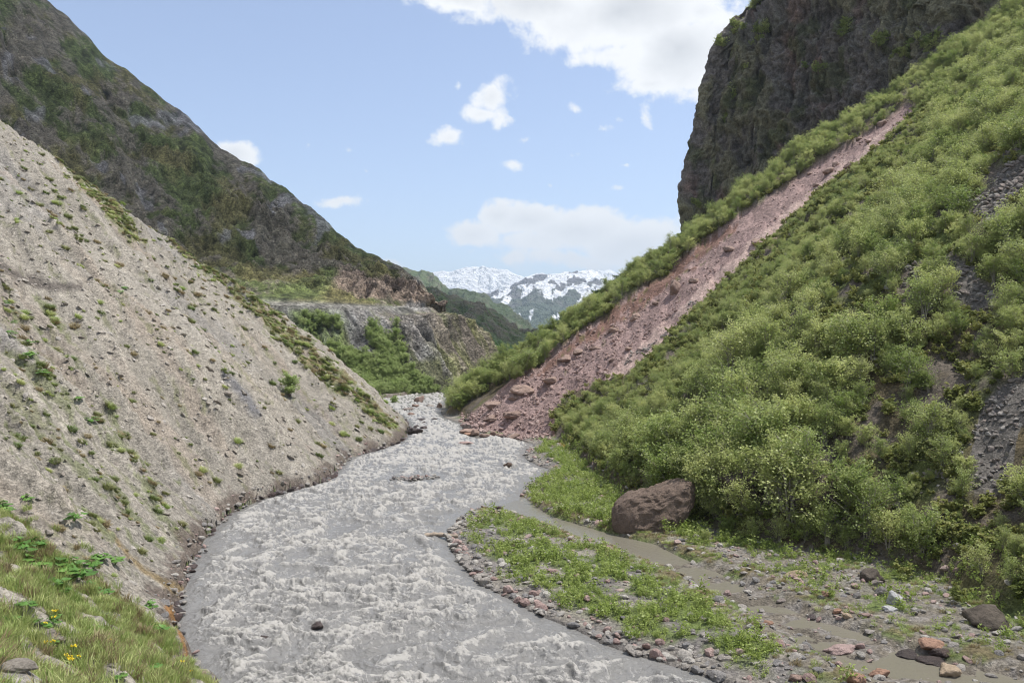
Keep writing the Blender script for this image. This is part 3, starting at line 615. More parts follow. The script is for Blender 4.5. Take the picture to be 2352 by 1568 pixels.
def far_hill(name, sky, d0, d1, base_py, dbase, colf, relief, n=260, m=160, seed=300, mat=None, ext=1.0):
    """ridge line given as directions at a real distance, slope running down toward the valley floor"""
    s = np.array(sky, float); cx = np.linspace(0, 1, len(s)); tt = np.linspace(0, 1, n)
    px = np.interp(tt, cx, s[:, 0]); py = np.interp(tt, cx, s[:, 1]); dd = d0 + (d1 - d0) * tt
    top = np.stack(P(px, py, dd), -1)
    bd = np.full(n, dbase); bot = np.stack([(px - 1176) / F * bd * 1.0 + (top[:, 0] - (px - 1176) / F * bd) * .35, bd, np.full(n, -8.)], -1)
    back = top + np.array([0, (d0 - dbase) * .8, 0]) ; back[:, 2] = -8
    k = np.linspace(0, 1, m)
    kk = k[None, :, None]
    down = top[:, None] * (1 - kk) + bot[:, None] * kk
    kb = np.linspace(1, 0, m // 4)[None, :, None][:, :-1]
    up = top[:, None] * (1 - kb) + back[:, None] * kb
    V = np.concatenate([up, down], 1); t = np.concatenate([-kb[0, :, 0], k])[None] * np.ones((n, 1))
    R = (d0 - dbase)
    a = arc(V, 0)[:, m // 3][:, None] * np.ones((1, V.shape[1])); b = t * np.linalg.norm(top - bot, axis=-1)[:, None]
    amp = relief * ss(np.abs(t), 0.0, .12) * (1 - .8 * ss(t, .85, 1))
    rd = ridged(a / (relief * 7) + .35 * fbm(a / (relief * 9), b / (relief * 9), 3, seed), b / (relief * 22), 5, seed + 1)
    fi = fbm(a / (relief * 2.2), b / (relief * 2.2), 5, seed + 3)
    V = V.copy(); N_ = toward_cam(normals(V), V)
    V = V + N_ * T(amp * (1.2 * rd + .4 * fi))
    V[..., 2] += .10 * relief * fi * (1 - ss(np.abs(t), 0, .1))
    c = colf(a, b, t, rd, fi, V)
    me = mesh_raw(name, V.reshape(-1, 3), grid_faces(*V.shape[:2]), 4, mat, True, {'col': ('FLOAT_COLOR', rgba(np.clip(c, .01, .95)))})
    tag(link(name, me), kind="structure"); return V

M_HILL = terrain_mat("green_hill", .02, .12, .4, var=.2)
def col_h1(a, b, t, rd, fi, V):
    c = mix(C(.105, .14, .05), C(.17, .15, .10), T(ss(fi + .4 * rd, -.1, .5) * ss(-t, -.8, -.55)))
    return mix(c, C(.11, .19, .05), T(ss(t + .2 * fi, .6, .85)))
far_hill("green_hill", [(700,540),(870,600),(926,629),(966,657),(1021,676),(1075,699),(1116,717),(1163,740),(1214,768),(1235,784)], 1150, 930, 800, 700, col_h1, 14, mat=M_HILL, seed=310)
def col_h2(a, b, t, rd, fi, V):
    c = mix(C(.12, .155, .07), C(.17, .165, .11), T(ss(fi, -.1, .6)))
    return mix(c, C(.05, .08, .035), T(ss(a, a.max() * .52, a.max() * .6) * (1 - ss(t, .5, .8)) * .5))  # cloud shadow over the right part, painted into the colour
far_hill("high_pasture_hill", [(700,570),(860,600),(906,612),(943,621),(977,629),(1001,641),(1014,655),(1033,663),(1054,662),(1077,673),(1116,690),(1151,710),(1186,738),(1218,762),(1245,784)], 2900, 2300, 800, 1500, col_h2, 26, mat=M_HILL, seed=330)
def snow_col(th, streak):
    def f(a, b, t, rd, fi, V):
        w = .35 * fbm(a / 500, b / 500, 3, 345); g1 = ridged(a / 210 + w + b / 1500, b / 1500, 3, 347, .4); g2 = fbm(a / 90 + w + b / 900, b / 700, 4, 351, .45)
        v = .95 * g1 + .60 * g2 + .12 * fi + .15 * rd
        s = ss(v - th - streak * t, -.03, .06)
        rock = mix(C(.20, .19, .20), C(.13, .14, .11), T(ss(t + .25 * fi, .25, .6)))
        rock = mix(rock, C(.10, .13, .095), T(ss(t + .2 * fi, .45, .8)))
        return mix(rock, C(.93, .94, .96), T(s))
    return f
M_SNOW = terrain_mat("snow_mountain", .004, .02, .5, var=.10)
far_hill("snow_mountain_far", [(900,660),(950,640),(977,629),(994,625),(1014,621),(1033,624),(1051,621),(1062,617),(1070,613),(1080,614),(1093,611),(1101,613),(1109,609),(1117,613),(1126,616),(1135,615),(1144,619),(1165,618),(1172,623),(1181,628),(1202,636),(1240,645),(1300,650)], 9200, 9200, 760, 7000, snow_col(-.62, 1.15), 70, n=700, m=420, seed=350, mat=M_SNOW)
far_hill("snow_mountain_near", [(1010,720),(1050,697),(1090,681),(1128,670),(1172,655),(1190,647),(1204,640),(1218,633),(1232,629),(1244,630),(1255,632),(1278,633),(1290,630),(1302,628),(1322,626),(1343,625),(1360,628),(1378,634),(1394,640),(1420,652),(1500,690)], 6600, 6600, 800, 3600, snow_col(.20, .75), 55, n=700, m=420, seed=370, mat=M_SNOW)
far_hill("snow_mountain_right", [(1290,660),(1325,636),(1343,625),(1350,621),(1355,619),(1361,623),(1366,626),(1371,624),(1376,619),(1383,625),(1390,621),(1399,618),(1408,622),(1417,626),(1424,624),(1432,625),(1470,622),(1540,640)], 9600, 9600, 760, 7600, snow_col(-.5, .9), 60, n=420, m=300, seed=390, mat=M_SNOW)

# ------------------------------------------------------------------ rocks
def ico(sub):
    import bmesh
    bm = bmesh.new(); bmesh.ops.create_icosphere(bm, subdivisions=sub, radius=1)
    V = np.array([v.co[:] for v in bm.verts]); Fc = np.array([[v.index for v in f.verts] for f in bm.faces]); bm.free(); return V, Fc
ICO = {k: ico(k) for k in (2, 3, 4, 5, 6)}
def rock_mesh(name, seed, mat, sub=3, size=(1, 1, 1), flat=.0, planes=18, rough=.05, detail=0.0):
    r = np.random.default_rng(seed); V, Fc = ICO[sub]
    Nn = r.normal(size=(planes, 3)); Nn /= np.linalg.norm(Nn, axis=1, keepdims=True); h = r.uniform(.62, 1.0, planes)
    dd = V @ Nn.T; q = np.where(dd > .05, h / np.maximum(dd, .05), 9); sh = 16 if sub < 4 else 34; rad = -np.log(np.exp(-q * sh).sum(1) + 1e-20) / sh
    rad = np.minimum(rad, 1.25)
    p = V * rad[:, None]
    nn = fbm(p[:, 0] * 1.7 + seed, p[:, 1] * 1.7 + p[:, 2] * 1.3, 4, seed) + .7 * fbm(p[:, 2] * 3 + seed, p[:, 0] * 3 - p[:, 1] * 2, 4, seed + 5)
    if detail:
        q = p * 4.5 + seed; nn = nn + detail / rough * (ridged(q[:, 0] + q[:, 2], q[:, 1] - q[:, 2] * .7, 5, seed + 9, .6) + .8 * fbm(q[:, 0] * 3, q[:, 2] * 3 + q[:, 1], 4, seed + 12))
    p = p * (1 + rough * nn)[:, None] * np.array(size)
    return mesh_raw(name, p, Fc, 3, mat, sub > 3)
MR_grey = rock_mat("grey_stone", (.22, .205, .19), (.40, .375, .34), (.29, .24, .21), 3)
MR_mixed = rock_mat("mixed_stone", (.24, .23, .225), (.50, .47, .42), (.36, .325, .285), 3)
MR_wet = rock_mat("wet_dark_stone", (.07, .055, .05), (.12, .10, .095), (.09, .06, .05), 3, rough=.35)
MR_red = rock_mat("red_stone", (.32, .225, .20), (.47, .36, .32), (.38, .27, .24), 2)
MR_redb = rock_mat("red_brown_boulder", (.27, .19, .155), (.33, .235, .19), None, .8, bump=.35)
MR_brown = rock_mat("brown_boulder", (.27, .20, .155), (.28, .205, .16), None, 2.0, bump=.8)
MR_tan = rock_mat("tan_boulder", (.34, .27, .19), (.38, .29, .20), None, 1.2)
MR_white = rock_mat("white_grey_boulder", (.42, .42, .42), (.46, .45, .44), None, 1.2)
MR_dark = rock_mat("dark_boulder", (.09, .072, .058), (.11, .09, .07), None, 1.2)  # dark stone; doubles as painted shade on the rocks under the shrubs
MR_shale = rock_mat("shale_slab", (.30, .26, .22), (.50, .46, .41), (.36, .32, .27), 2.5)
MR_pink = rock_mat("pink_boulder", (.36, .26, .235), (.37, .27, .24), None, 1.5)
MR_orange = rock_mat("orange_brown_boulder", (.32, .19, .13), (.33, .20, .14), None, 1.5)

def boulder(name, px, py, w, hfrac, mat, label, cat="boulder", seed=1, group=None, sink=.3, deep=.8, tilt=0, lift=0, sub=4, flat=False, rz=None):
    """px, py: foot of the boulder as seen; w: its width in px of the 2352-wide view"""
    x, y, z, ok = [float(q[0]) for q in ray_hit(px, py)]
    W = w / F * y / 2 / .93
    if z < .02: z = 0.0
    me = rock_mesh(name, seed, mat, sub, (W, W * deep, W * hfrac), rough=.12, detail=.035 if sub > 4 else .0)
    o = link(name, me, loc=(x, y + W * deep * .5, z + W * hfrac * (1 - sink * 2) * .75 + lift)); o.rotation_euler = (0, tilt, (seed * 1.7) % 0.9 - .4 if rz is None else rz)
    return tag(o, label, cat, group)

B = boulder
def shaped_boulder(px, py, outline, depth, label):
    x, y, z, ok = [float(q[0]) for q in ray_hit(px, py)]; z = 0.0; y = float(G(px, py)[1])
    O = np.array([((qx - px) / F * (y + .5), (py - qy) / F * (y + .5)) for qx, qy in outline]); c = O.mean(0); Q = O - c
    V, Fc = ICO[6]; th = np.arctan2(V[:, 2], V[:, 0]); s_ = np.sqrt(V[:, 0] ** 2 + V[:, 2] ** 2)
    R_ = np.zeros(len(V)); dx, dz = np.cos(th), np.sin(th)
    for a, b in zip(Q, np.roll(Q, -1, 0)):
        e = b - a; den = dx * e[1] - dz * e[0]; t = (a[0] * e[1] - a[1] * e[0]) / np.where(np.abs(den) < 1e-9, 1e-9, den); w = (a[0] * dz - a[1] * dx) / np.where(np.abs(den) < 1e-9, 1e-9, den)
        R_ = np.where((t > 0) & (w >= -1e-6) & (w <= 1 + 1e-6), np.maximum(R_, t), R_)
    k = np.minimum(1, s_ * 1.35) ** .8; p = np.stack([c[0] + R_ * dx * k, np.sign(V[:, 1]) * np.abs(V[:, 1]) ** .8 * depth + .35 * np.maximum(c[1] + R_ * dz * k, 0), c[1] + R_ * dz * k], -1)
    q = p; n1 = ridged(q[:, 0] / 1.3 + q[:, 2] * .5, q[:, 1] / 1.3 - q[:, 2] / 1.1, 5, 61, .58); n2_ = fbm(q[:, 0] / .5 + q[:, 2], q[:, 2] / .45 + q[:, 1], 4, 63)
    nn = V / np.linalg.norm(V, axis=1, keepdims=True); n3 = ridged(q[:, 0] / 3.0 - q[:, 2] * .3, q[:, 2] / 1.6 + q[:, 1] / 3, 3, 67); p = p - nn * (.22 * n1 - .08 * n2_ + .22 * n3)[:, None]
    rr = np.random.default_rng(5); cc_ = p.mean(0)
    for _ in range(34):
        pn = rr.normal(size=3); pn /= np.linalg.norm(pn); d_ = (p - cc_) @ pn; h_ = np.percentile(d_, rr.uniform(97, 99.9)); p = p - pn * np.maximum(d_ - h_, 0)[:, None] * .8
    p = p + nn * (.085 * ridged(q[:, 0] * 2 + q[:, 2], q[:, 2] * 2.4 + q[:, 1] * 2, 4, 71))[:, None]
    o = link("boulder", mesh_raw("boulder", p, Fc, 3, MR_brown), loc=((px - 1176) / F * y, y + depth * .8, z)); tag(o, label, "boulder")
shaped_boulder(1500, 1236, [(1404,1240),(1408,1205),(1422,1168),(1446,1152),(1500,1140),(1556,1122),(1600,1112),(1625,1128),(1612,1165),(1585,1200),(1555,1225),(1530,1246),(1460,1250)], 2.0, "huge brown boulder with a sloping top standing in the side channel below the shrubs")
B("boulder", 1735, 1150, 150, .5, MR_dark, "massive rock with shade in its dark colour, half hidden under overhanging shrubs right of the huge brown boulder", seed=12, sub=5, deep=.6, sink=.2)  # dark colour here and on the next rock stands in for the shadowed cavity
B("boulder", 1925, 1165, 150, .7, MR_dark, "brown rock face coloured dark for shade behind the shrubs, topped with ochre moss", seed=13, sub=5, deep=.6, sink=.2)
for (px, py, w, hf, mat, lab, sd) in [
 (1835,1325,54,.35,MR_tan,"flat pale tan rock lying on the grass under the dark shrubs",21),
 (2003,1335,54,.85,MR_dark,"black hollowed boulder at the foot of the shrubs behind the white boulder",22),
 (2016,1345,28,.6,MR_grey,"small grey rock against the foot of the black hollowed boulder",23),
 (2028,1368,28,.9,MR_grey,"upright brown-grey rock just left of the white boulder",24),
 (2062,1388,36,1.15,MR_white,"tall whitish grey boulder beside the pool right of centre of the gravel",25),
 (2050,1403,30,.45,MR_white,"low pale rock at the waterline in front of the whitish boulder",26),
 (1901,1368,30,.4,MR_orange,"reddish flat rock on the grass edge above the muddy channel",27),
 (1765,1433,30,.35,MR_orange,"flat brick-red rock on the mud left of the channel bend",28),
 (1923,1408,20,.8,MR_orange,"squarish rust-coloured rock above two round stones by the channel",29),
 (1946,1417,22,.7,MR_tan,"rounded beige stone beside the rust-coloured rock",30),
 (1928,1421,15,.6,MR_pink,"small pinkish round stone left of the beige stone",31),
 (1868,1420,19,.6,MR_wet,"dark wet rock in the middle of the muddy channel",32),
 (1938,1500,64,.38,MR_pink,"large smooth pink rock on the mud bank of the side channel",33),
 (2146,1490,64,.48,MR_orange,"large orange-brown boulder right of the side channel",34),
 (2166,1506,42,.6,MR_wet,"dark rock tucked under the orange-brown boulder",35),
 (2085,1518,60,.28,MR_wet,"long dark slab reaching into the muddy side channel",36),
 (2148,1532,62,.3,MR_wet,"tilted dark slab behind the tan boulder",37),
 (2191,1560,68,.5,MR_tan,"large yellowish tan boulder at the bottom right of the channel",38),
 (2023,1555,40,.6,MR_orange,"pointed rusty red boulder at the near edge of the side channel",39),
 (1971,1570,48,.6,MR_orange,"reddish boulder on the bar at the bottom edge",40),
 (2285,1440,100,.6,MR_dark,"big dark overhanging rock among the shrubs at the right edge",41),
 (1796,1384,26,.5,MR_grey,"grey angular rock standing in the riffle of the channel",42),
 (1671,1367,20,.7,MR_pink,"pale triangular stone at the upper end of the muddy channel",43),
 (1641,1392,17,.5,MR_tan,"pale stone left of a twin on the green bar edge",44),
 (1663,1392,21,.45,MR_tan,"pale oval stone right of its twin on the green bar edge",45),
 (1851,1493,26,.6,MR_grey,"light grey boulder on the bar beside the channel",46),
 (1826,1562,32,.6,MR_redb,"round reddish-brown boulder on the bar near the bottom edge",47)]:
    B("boulder", px, py, w, hf, mat, lab, seed=sd)
for (px, py, w, hf, mat, lab, sd) in [
 (950,1012,32,.55,MR_wet,"large dark grey rock in the river at the tip of the left slope",51),
 (972,1000,18,.6,MR_wet,"brown wet rock in the rapid just right of the largest dark rock",52),
 (957,998,13,.7,MR_wet,"small grey rock touching the left bank behind the large dark rock",53),
 (973,986,11,.6,MR_wet,"small dark rock alone in the narrow rapid",54),
 (969,979,27,.28,MR_wet,"long flat dark rock across the narrow rapid",55),
 (998,976,11,.45,MR_wet,"small dark rock in mid-rapid right of the long flat one",56),
 (945,966,19,.4,MR_redb,"reddish low rock at the left edge of the upper rapid",57),
 (936,955,23,.4,MR_grey,"grey slab at the left bank of the upper rapid",58),
 (964,934,20,.9,MR_redb,"reddish boulder standing before the far green thicket",59),
 (1010,943,12,1.3,MR_brown,"tall brown rock beside the far end of the river",60),
 (986,945,21,.4,MR_grey,"flat grey rock at the far end of the rapid",61),
 (953,946,19,.5,MR_redb,"red-brown rock in the cluster at the far left bank",62),
 (1071,1038,38,.28,MR_pink,"flat pinkish rock awash in the middle of the river",63),
 (1062,1054,11,.4,MR_wet,"small dark rock in the rapid below the pink one",64),
 (1167,1094,20,.75,MR_brown,"lone brown boulder in the river left of the green tongue",65),
 (955,1124,17,.4,MR_wet,"dark reddish slab at the near edge of the pebble islet",66),
 (903,1121,10,.5,MR_wet,"small dark stone left of the pebble islet",67),
 (878,1151,15,.4,MR_wet,"flat dark rock in the river downstream of the islet",68),
 (1148,1171,18,.4,MR_wet,"dark flat stone at the mouth of the side channel",69),
 (730,1490,26,.8,MR_wet,"dark rock breaking the waves in the near rapid",70),
 (605,1520,26,.5,MR_wet,"reddish-brown rock in the near rapid by the left grass",71),
 (1450,1565-58,20,.5,MR_wet,"dark stone off the bar in the near river",72),
 (1072,992,22,.8,MR_wet,"large dark rock at the foot of the red landslide",73),
 (1076,1003,42,.35,MR_redb,"long red-brown slab at the waterline of the landslide",74),
 (1078,1012,26,.35,MR_orange,"flat orange-brown rock lowest at the foot of the landslide",75),
 (1092,1001,21,.8,MR_redb,"blocky red rock behind the slabs at the landslide foot",76),
 (1068,981,21,.5,MR_pink,"pinkish rock at the upstream corner of the landslide foot",77),
 (1073,973,17,.6,MR_wet,"black rock at the upstream edge of the landslide",78),
 (1092,985,18,.7,MR_pink,"pale pink block among the landslide rocks at the water",79),
 (1111,982,22,.7,MR_pink,"broad pale pink block in the landslide foot",80),
 (1115,1009,26,.35,MR_redb,"low reddish rock along the quiet water",81),
 (1132,1002,20,.7,MR_redb,"pointed red-brown rock at the water below the landslide",82),
 (1147,1009,16,.5,MR_redb,"small red-brown rock right of the pointed one",83),
 (1181,1009,22,.6,MR_redb,"red-brown rock beside the green clump at the landslide foot",84),
 (1154,1019,11,.5,MR_wet,"small dark rock standing in the calm water off the landslide",85)]:
    B("river_rock", px, py, w, hf, mat, lab, cat="rock", seed=sd, sink=.2, lift=.12)
for i, (px, py, w, hf, lab) in enumerate([
 (1554,672,38,1.0,"largest square red boulder halfway up the landslide"),(1464,733,32,.6,"dark-sided boulder embedded below the largest one on the landslide"),
 (1304,832,50,.42,"long brown boulder with a flat top in the lower landslide"),(1267,880,38,.6,"brown boulder in the row leading down the landslide"),
 (1203,902,48,.5,"big rounded boulder with a smaller one on its lower end"),(1181,918,27,.6,"boulder leaning against the lower end of the big rounded one"),
 (1134,936,38,.5,"long dark-sided boulder at the left edge of the landslide"),(1186,958,46,.42,"long tan boulder ridge low on the landslide"),
 (1131,966,38,.45,"dark red boulder lowest at the left of the landslide"),(1331,812,32,.5,"brown boulder above the flat-topped one"),
 (1411,762,32,.4,"flat boulder under the pale patch of the landslide"),(1367,803,28,.4,"brown slab in the middle landslide"),
 (1446,804,20,.5,"single brown stone in the fine red gravel"),(1407,830,18,.5,"small dark stone in the gravel below the slab"),
 (1507,699,20,.6,"round stone between the two big boulders of the landslide"),(1955,385,34,.5,"wide flat rock in the upper landslide on the pink sand"),
 (1905,398,28,.6,"rock left of the wide flat one in the upper landslide"),(1921,380,18,.8,"upright rock between two others in the upper landslide"),
 (2028,288,22,.7,"dark rock near the top of the landslide"),(1975,322,20,.6,"grey rock below the top of the landslide"),
 (1875,427,17,.5,"small rock on the pink sand strip"),(1861,400,16,.5,"small rock near the green upper edge of the landslide"),
 (1998,326,15,.5,"small rock at the dark bushes by the landslide top"),(1678,575,30,.45,"slab lying in the red gravel of the middle landslide"),
 (1741,560,32,.5,"angular flat block on the lower edge of the pink sand"),(1781,552,22,.4,"thin rock at the bushy edge of the landslide"),
 (1598,650,30,.5,"brown rock right of the largest square boulder")]):
    B("landslide_boulder", px, py, w * 1.05, hf, MR_redb, lab, seed=100 + i, sink=.22, rz=.5)

# driftwood log on the tip of the bar
def log():
    r = empty("driftwood_log", (*G(1010, 1238), .22)); tag(r, "weathered driftwood log jutting from the tip of the gravel bar over the river", "driftwood")
    n, k = 16, 10; V = []; 
    for i in range(n):
        f = i / (n - 1); rad = .16 * (1 - .35 * f) * (1 + .18 * math.sin(i * 1.9)); cx = -1.0 + 2.2 * f; cz = .06 * math.sin(f * 5) + .05 * f
        for j in range(k):
            a = 2 * math.pi * j / k; V.append((cx, .15 * math.sin(f * 3) + rad * math.cos(a) * 1.3, cz + rad * math.sin(a)))
    Fc = [(i * k + j, i * k + (j + 1) % k, (i + 1) * k + (j + 1) % k, (i + 1) * k + j) for i in range(n - 1) for j in range(k)]
    m = plain_mat("weathered_wood", (.30, .24, .18), scale=6)
    link("trunk", mesh_raw("trunk", V, Fc, 4, m), r)
    V = []; 
    for i in range(6):
        f = i / 5; rad = .07 * (1 - .8 * f)
        for j in range(6):
            a = 2 * math.pi * j / 6; V.append((-.9 - .35 * f + rad * math.cos(a), .1 + .2 * f, .05 - .25 * f + rad * math.sin(a)))
    Fc = [(i * 6 + j, i * 6 + (j + 1) % 6, (i + 1) * 6 + (j + 1) % 6, (i + 1) * 6 + j) for i in range(5) for j in range(6)]
    link("branch", mesh_raw("branch", V, Fc, 4, m), r)
log()

# ------------------------------------------------------------------ scattering: individuals first, the rest as one object
def gn_scatter(name, pts, rot, scl, var, sources, label=None):
    """one object: a cloud of points that carries copies of the source meshes"""
    me = bpy.data.meshes.new(name); me.vertices.add(len(pts)); me.vertices.foreach_set('co', np.asarray(pts, np.float32).ravel())
    for an, ty, d, k in (('rot', 'FLOAT_VECTOR', rot, 'vector'), ('scl', 'FLOAT_VECTOR', scl, 'vector'), ('var', 'INT', var, 'value')):
        a = me.attributes.new(an, ty, 'POINT'); a.data.foreach_set(k, np.ascontiguousarray(d, np.int32 if ty == 'INT' else np.float32).ravel())
    me.update(); o = link(name, me)
    ng = bpy.data.node_groups.new(name, 'GeometryNodeTree')
    ng.interface.new_socket(name="Geometry", in_out='INPUT', socket_type='NodeSocketGeometry'); ng.interface.new_socket(name="Geometry", in_out='OUTPUT', socket_type='NodeSocketGeometry')
    N = ng.nodes; L = ng.links; gi = N.new('NodeGroupInput'); go = N.new('NodeGroupOutput'); jn = N.new('GeometryNodeJoinGeometry')
    def attr(n, ty):
        a = N.new('GeometryNodeInputNamedAttribute'); a.data_type = ty; a.inputs['Name'].default_value = n; return a.outputs['Attribute']
    ar, asc, av = attr('rot', 'FLOAT_VECTOR'), attr('scl', 'FLOAT_VECTOR'), attr('var', 'INT')
    er = N.new('FunctionNodeEulerToRotation'); L.new(ar, er.inputs[0])
    for i, src in enumerate(sources):
        for s in (src if isinstance(src, (list, tuple)) else [src]):
            oi = N.new('GeometryNodeObjectInfo'); oi.inputs['Object'].default_value = s; oi.transform_space = 'ORIGINAL'
            cm = N.new('FunctionNodeCompare'); cm.data_type = 'INT'; cm.operation = 'EQUAL'; L.new(av, cm.inputs[2]); cm.inputs[3].default_value = i
            ip = N.new('GeometryNodeInstanceOnPoints'); L.new(gi.outputs[0], ip.inputs['Points']); L.new(cm.outputs[0], ip.inputs['Selection'])
            L.new(oi.outputs['Geometry'], ip.inputs['Instance']); L.new(er.outputs[0], ip.inputs['Rotation']); L.new(asc, ip.inputs['Scale'])
            L.new(ip.outputs[0], jn.inputs[0])
    L.new(jn.outputs[0], go.inputs[0])
    md = o.modifiers.new("scatter", 'NODES'); md.node_group = ng
    tag(o, label, None, None, "stuff"); return o
def inframe(x, y, z, m=10):
    px, py = proj(x, y, z); return (px > -m) & (px < 2352 + m) & (py > -m) & (py < 1568 + m) & (y > 1)
def visible(x, y, z):
    """is the point seen from the camera over the near ground?"""
    f = np.linspace(.12, .97, 60); X = x[:, None] * f; Y = y[:, None] * f; Z = CZ + (z[:, None] - CZ) * f
    return (Z > H(X, Y) - .1).all(1)
def world_pts(n, x0, x1, y0, y1, rng=RNG): return rng.uniform(x0, x1, n), rng.uniform(y0, y1, n)

def scatter(kind, name, pts, size, rot, scl, var, protos, labels, cat, group, stuffname, stufflabel, nind=300):
    """protos: list of functions (parent) -> list of child meshes, or plain meshes; the largest-looking ones become objects"""
    pts = np.asarray(pts); n = len(pts)
    app = size / np.maximum(pts[:, 1], 3); fr = inframe(pts[:, 0], pts[:, 1], pts[:, 2] + .2, 0)
    app = np.where(fr, app, 0); order = np.argsort(-app); ind = [i for i in order[:nind * 2] if app[i] > 0]
    ind = np.array(ind); vis = visible(pts[ind, 0], pts[ind, 1], pts[ind, 2] + .6 * size[ind]); ind = ind[vis][:nind]
    src = {}
    for i in ind:
        v = int(var[i]); lab = labels(pts[i], i)
        if isinstance(protos[v], bpy.types.Mesh):
            o = link(name, protos[v], loc=pts[i]); o.rotation_euler = rot[i]; o.scale = scl[i]; tag(o, lab[0], cat, lab[1]); src.setdefault(v, [o])
        else:
            e = bpy.data.objects.new(name, None); COL.objects.link(e); e.location = pts[i]; e.rotation_euler = rot[i]; e.scale = scl[i]; tag(e, lab[0], cat, lab[1])
            ch = [link(cn, cm, e) for cn, cm in protos[v]]; src.setdefault(v, ch)
    rest = np.setdiff1d(np.arange(n), ind)
    vs = sorted(src); 
    vv = np.array([vs[int(q) % len(vs)] if int(q) not in src else int(q) for q in var[rest]])
    vv = np.array([vs.index(q) for q in vv])
    if len(rest): gn_scatter(stuffname, pts[rest], rot[rest], scl[rest], vv, [src[v] for v in vs], stufflabel)

# ---- trees
def tube(pts, r0, r1, k=5):
    pts = np.array(pts); n = len(pts); V = []; 
    for i in range(n):
        t = pts[min(i + 1, n - 1)] - pts[max(i - 1, 0)]; t /= np.linalg.norm(t) + 1e-9
        a = np.cross(t, (0.3, .9, .1)); a /= np.linalg.norm(a) + 1e-9; b = np.cross(t, a); r = r0 + (r1 - r0) * i / (n - 1)
        for j in range(k): w = 2 * math.pi * j / k; V.append(pts[i] + (a * math.cos(w) + b * math.sin(w)) * r)
    Fc = [(i * k + j, i * k + (j + 1) % k, (i + 1) * k + (j + 1) % k, (i + 1) * k + j) for i in range(n - 1) for j in range(k)]
    return np.array(V), np.array(Fc)
def merge(parts):
    V, Fc, o = [], [], 0
    for v, f in parts: V.append(v); Fc.append(f + o); o += len(v)
    return np.concatenate(V), np.concatenate(Fc)
def leaves(cent, size, rng, up=.5, elong=1.5):
    n = len(cent); nrm = rng.normal(size=(n, 3)); nrm[:, 2] = np.abs(nrm[:, 2]) + up; nrm /= np.linalg.norm(nrm, axis=1, keepdims=True)
    a = np.cross(nrm, rng.normal(size=(n, 3))); a /= np.linalg.norm(a, axis=1, keepdims=True); b = np.cross(nrm, a)
    s = size * rng.uniform(.6, 1.35, n)[:, None]
    V = np.stack([cent - a * s * elong * .5, cent + b * s * .5, cent + a * s * elong * .5, cent - b * s * .5], 1).reshape(-1, 3)
    return V, np.arange(4 * n).reshape(n, 4)
M_BARK = plain_mat("pale_birch_bark", (.30, .27, .23), scale=5)
M_BARK2 = plain_mat("brown_bark", (.13, .10, .08), scale=5)
M_BIRCH = leaf_mat("birch_leaves", (.20, .275, .065), (.52, .55, .22))
M_SHRUB = leaf_mat("shrub_leaves", (.27, .36, .11), (.45, .52, .23))
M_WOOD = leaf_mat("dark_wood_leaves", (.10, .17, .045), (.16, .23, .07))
M_SEED = leaf_mat("seedling_leaves", (.23, .31, .06), (.36, .42, .13))
M_GRASS = leaf_mat("grass_blades", (.26, .36, .09), (.46, .48, .20), .35)
M_DRYG = leaf_mat("dry_grass_blades", (.26, .20, .10), (.36, .30, .17), .3)
M_TUS = leaf_mat("tussock_blades", (.12, .18, .045), (.25, .24, .10), .3)
M_BROAD = leaf_mat("broad_leaves", (.09, .20, .035), (.16, .30, .06), .35)
def make_tree(seed, h=3.4, spread=1.5, nst=5, nbr=9, nl=22, ls=.10, leafm=None, barkm=None, droop=.0, leafstart=.18):
    r = np.random.default_rng(seed); tubes = []; cents = []
    for s in range(nst):
        az = r.uniform(0, 2 * math.pi); lean = r.uniform(.15, 1) * spread; hh = h * r.uniform(.65, 1.0) * (1 - .12 * lean / spread)
        b0 = np.array([r.normal(0, .12), r.normal(0, .12), -.2]); top = np.array([math.cos(az) * lean, math.sin(az) * lean, hh])
        mid = b0 * .45 + top * .55 + np.array([-math.cos(az), -math.sin(az), 0]) * lean * .25 + np.array([0, 0, .1 * h])
        n = 7; tt = np.linspace(0, 1, n)[:, None]; c = (1 - tt) ** 2 * b0 + 2 * tt * (1 - tt) * mid + tt ** 2 * top
        c += r.normal(0, .03 * h * .3, c.shape) * tt
        tubes.append(tube(c, .028 * h * .33, .006, 5))
        for q in range(nbr):
            f = leafstart + (1 - leafstart) * (q + r.uniform(0, 1)) / nbr; k = f * (n - 1); i = min(int(k), n - 2); p0 = c[i] + (c[i + 1] - c[i]) * (k - i)
            a2 = r.uniform(0, 2 * math.pi); ln = h * (.24 * (1.15 - f) + .08) * r.uniform(.5, 1.7); e = p0 + np.array([math.cos(a2) * ln, math.sin(a2) * ln, ln * r.uniform(.15, 1.0) - droop])
            m_ = (p0 + e) / 2 + np.array([0, 0, ln * .08]); bp = np.array([p0, m_, e]); tubes.append(tube(bp, .010 * h * .33, .003, 3))
            cl = np.array([p0 + (e - p0) * w for w in r.uniform(.25, 1.08, nl)]); cents.append(cl + r.normal(0, .040 * h, cl.shape) * np.array([1, 1, .9]))
    cents = np.concatenate(cents); cents = cents[cents[:, 2] > .08 * h]
    lv = leaves(cents, ls, r)
    tv = merge(tubes)
    return ("trunk", mesh_raw("trunk", *tv, 4, barkm)), ("crown", mesh_raw("crown", *lv, 4, leafm, False))
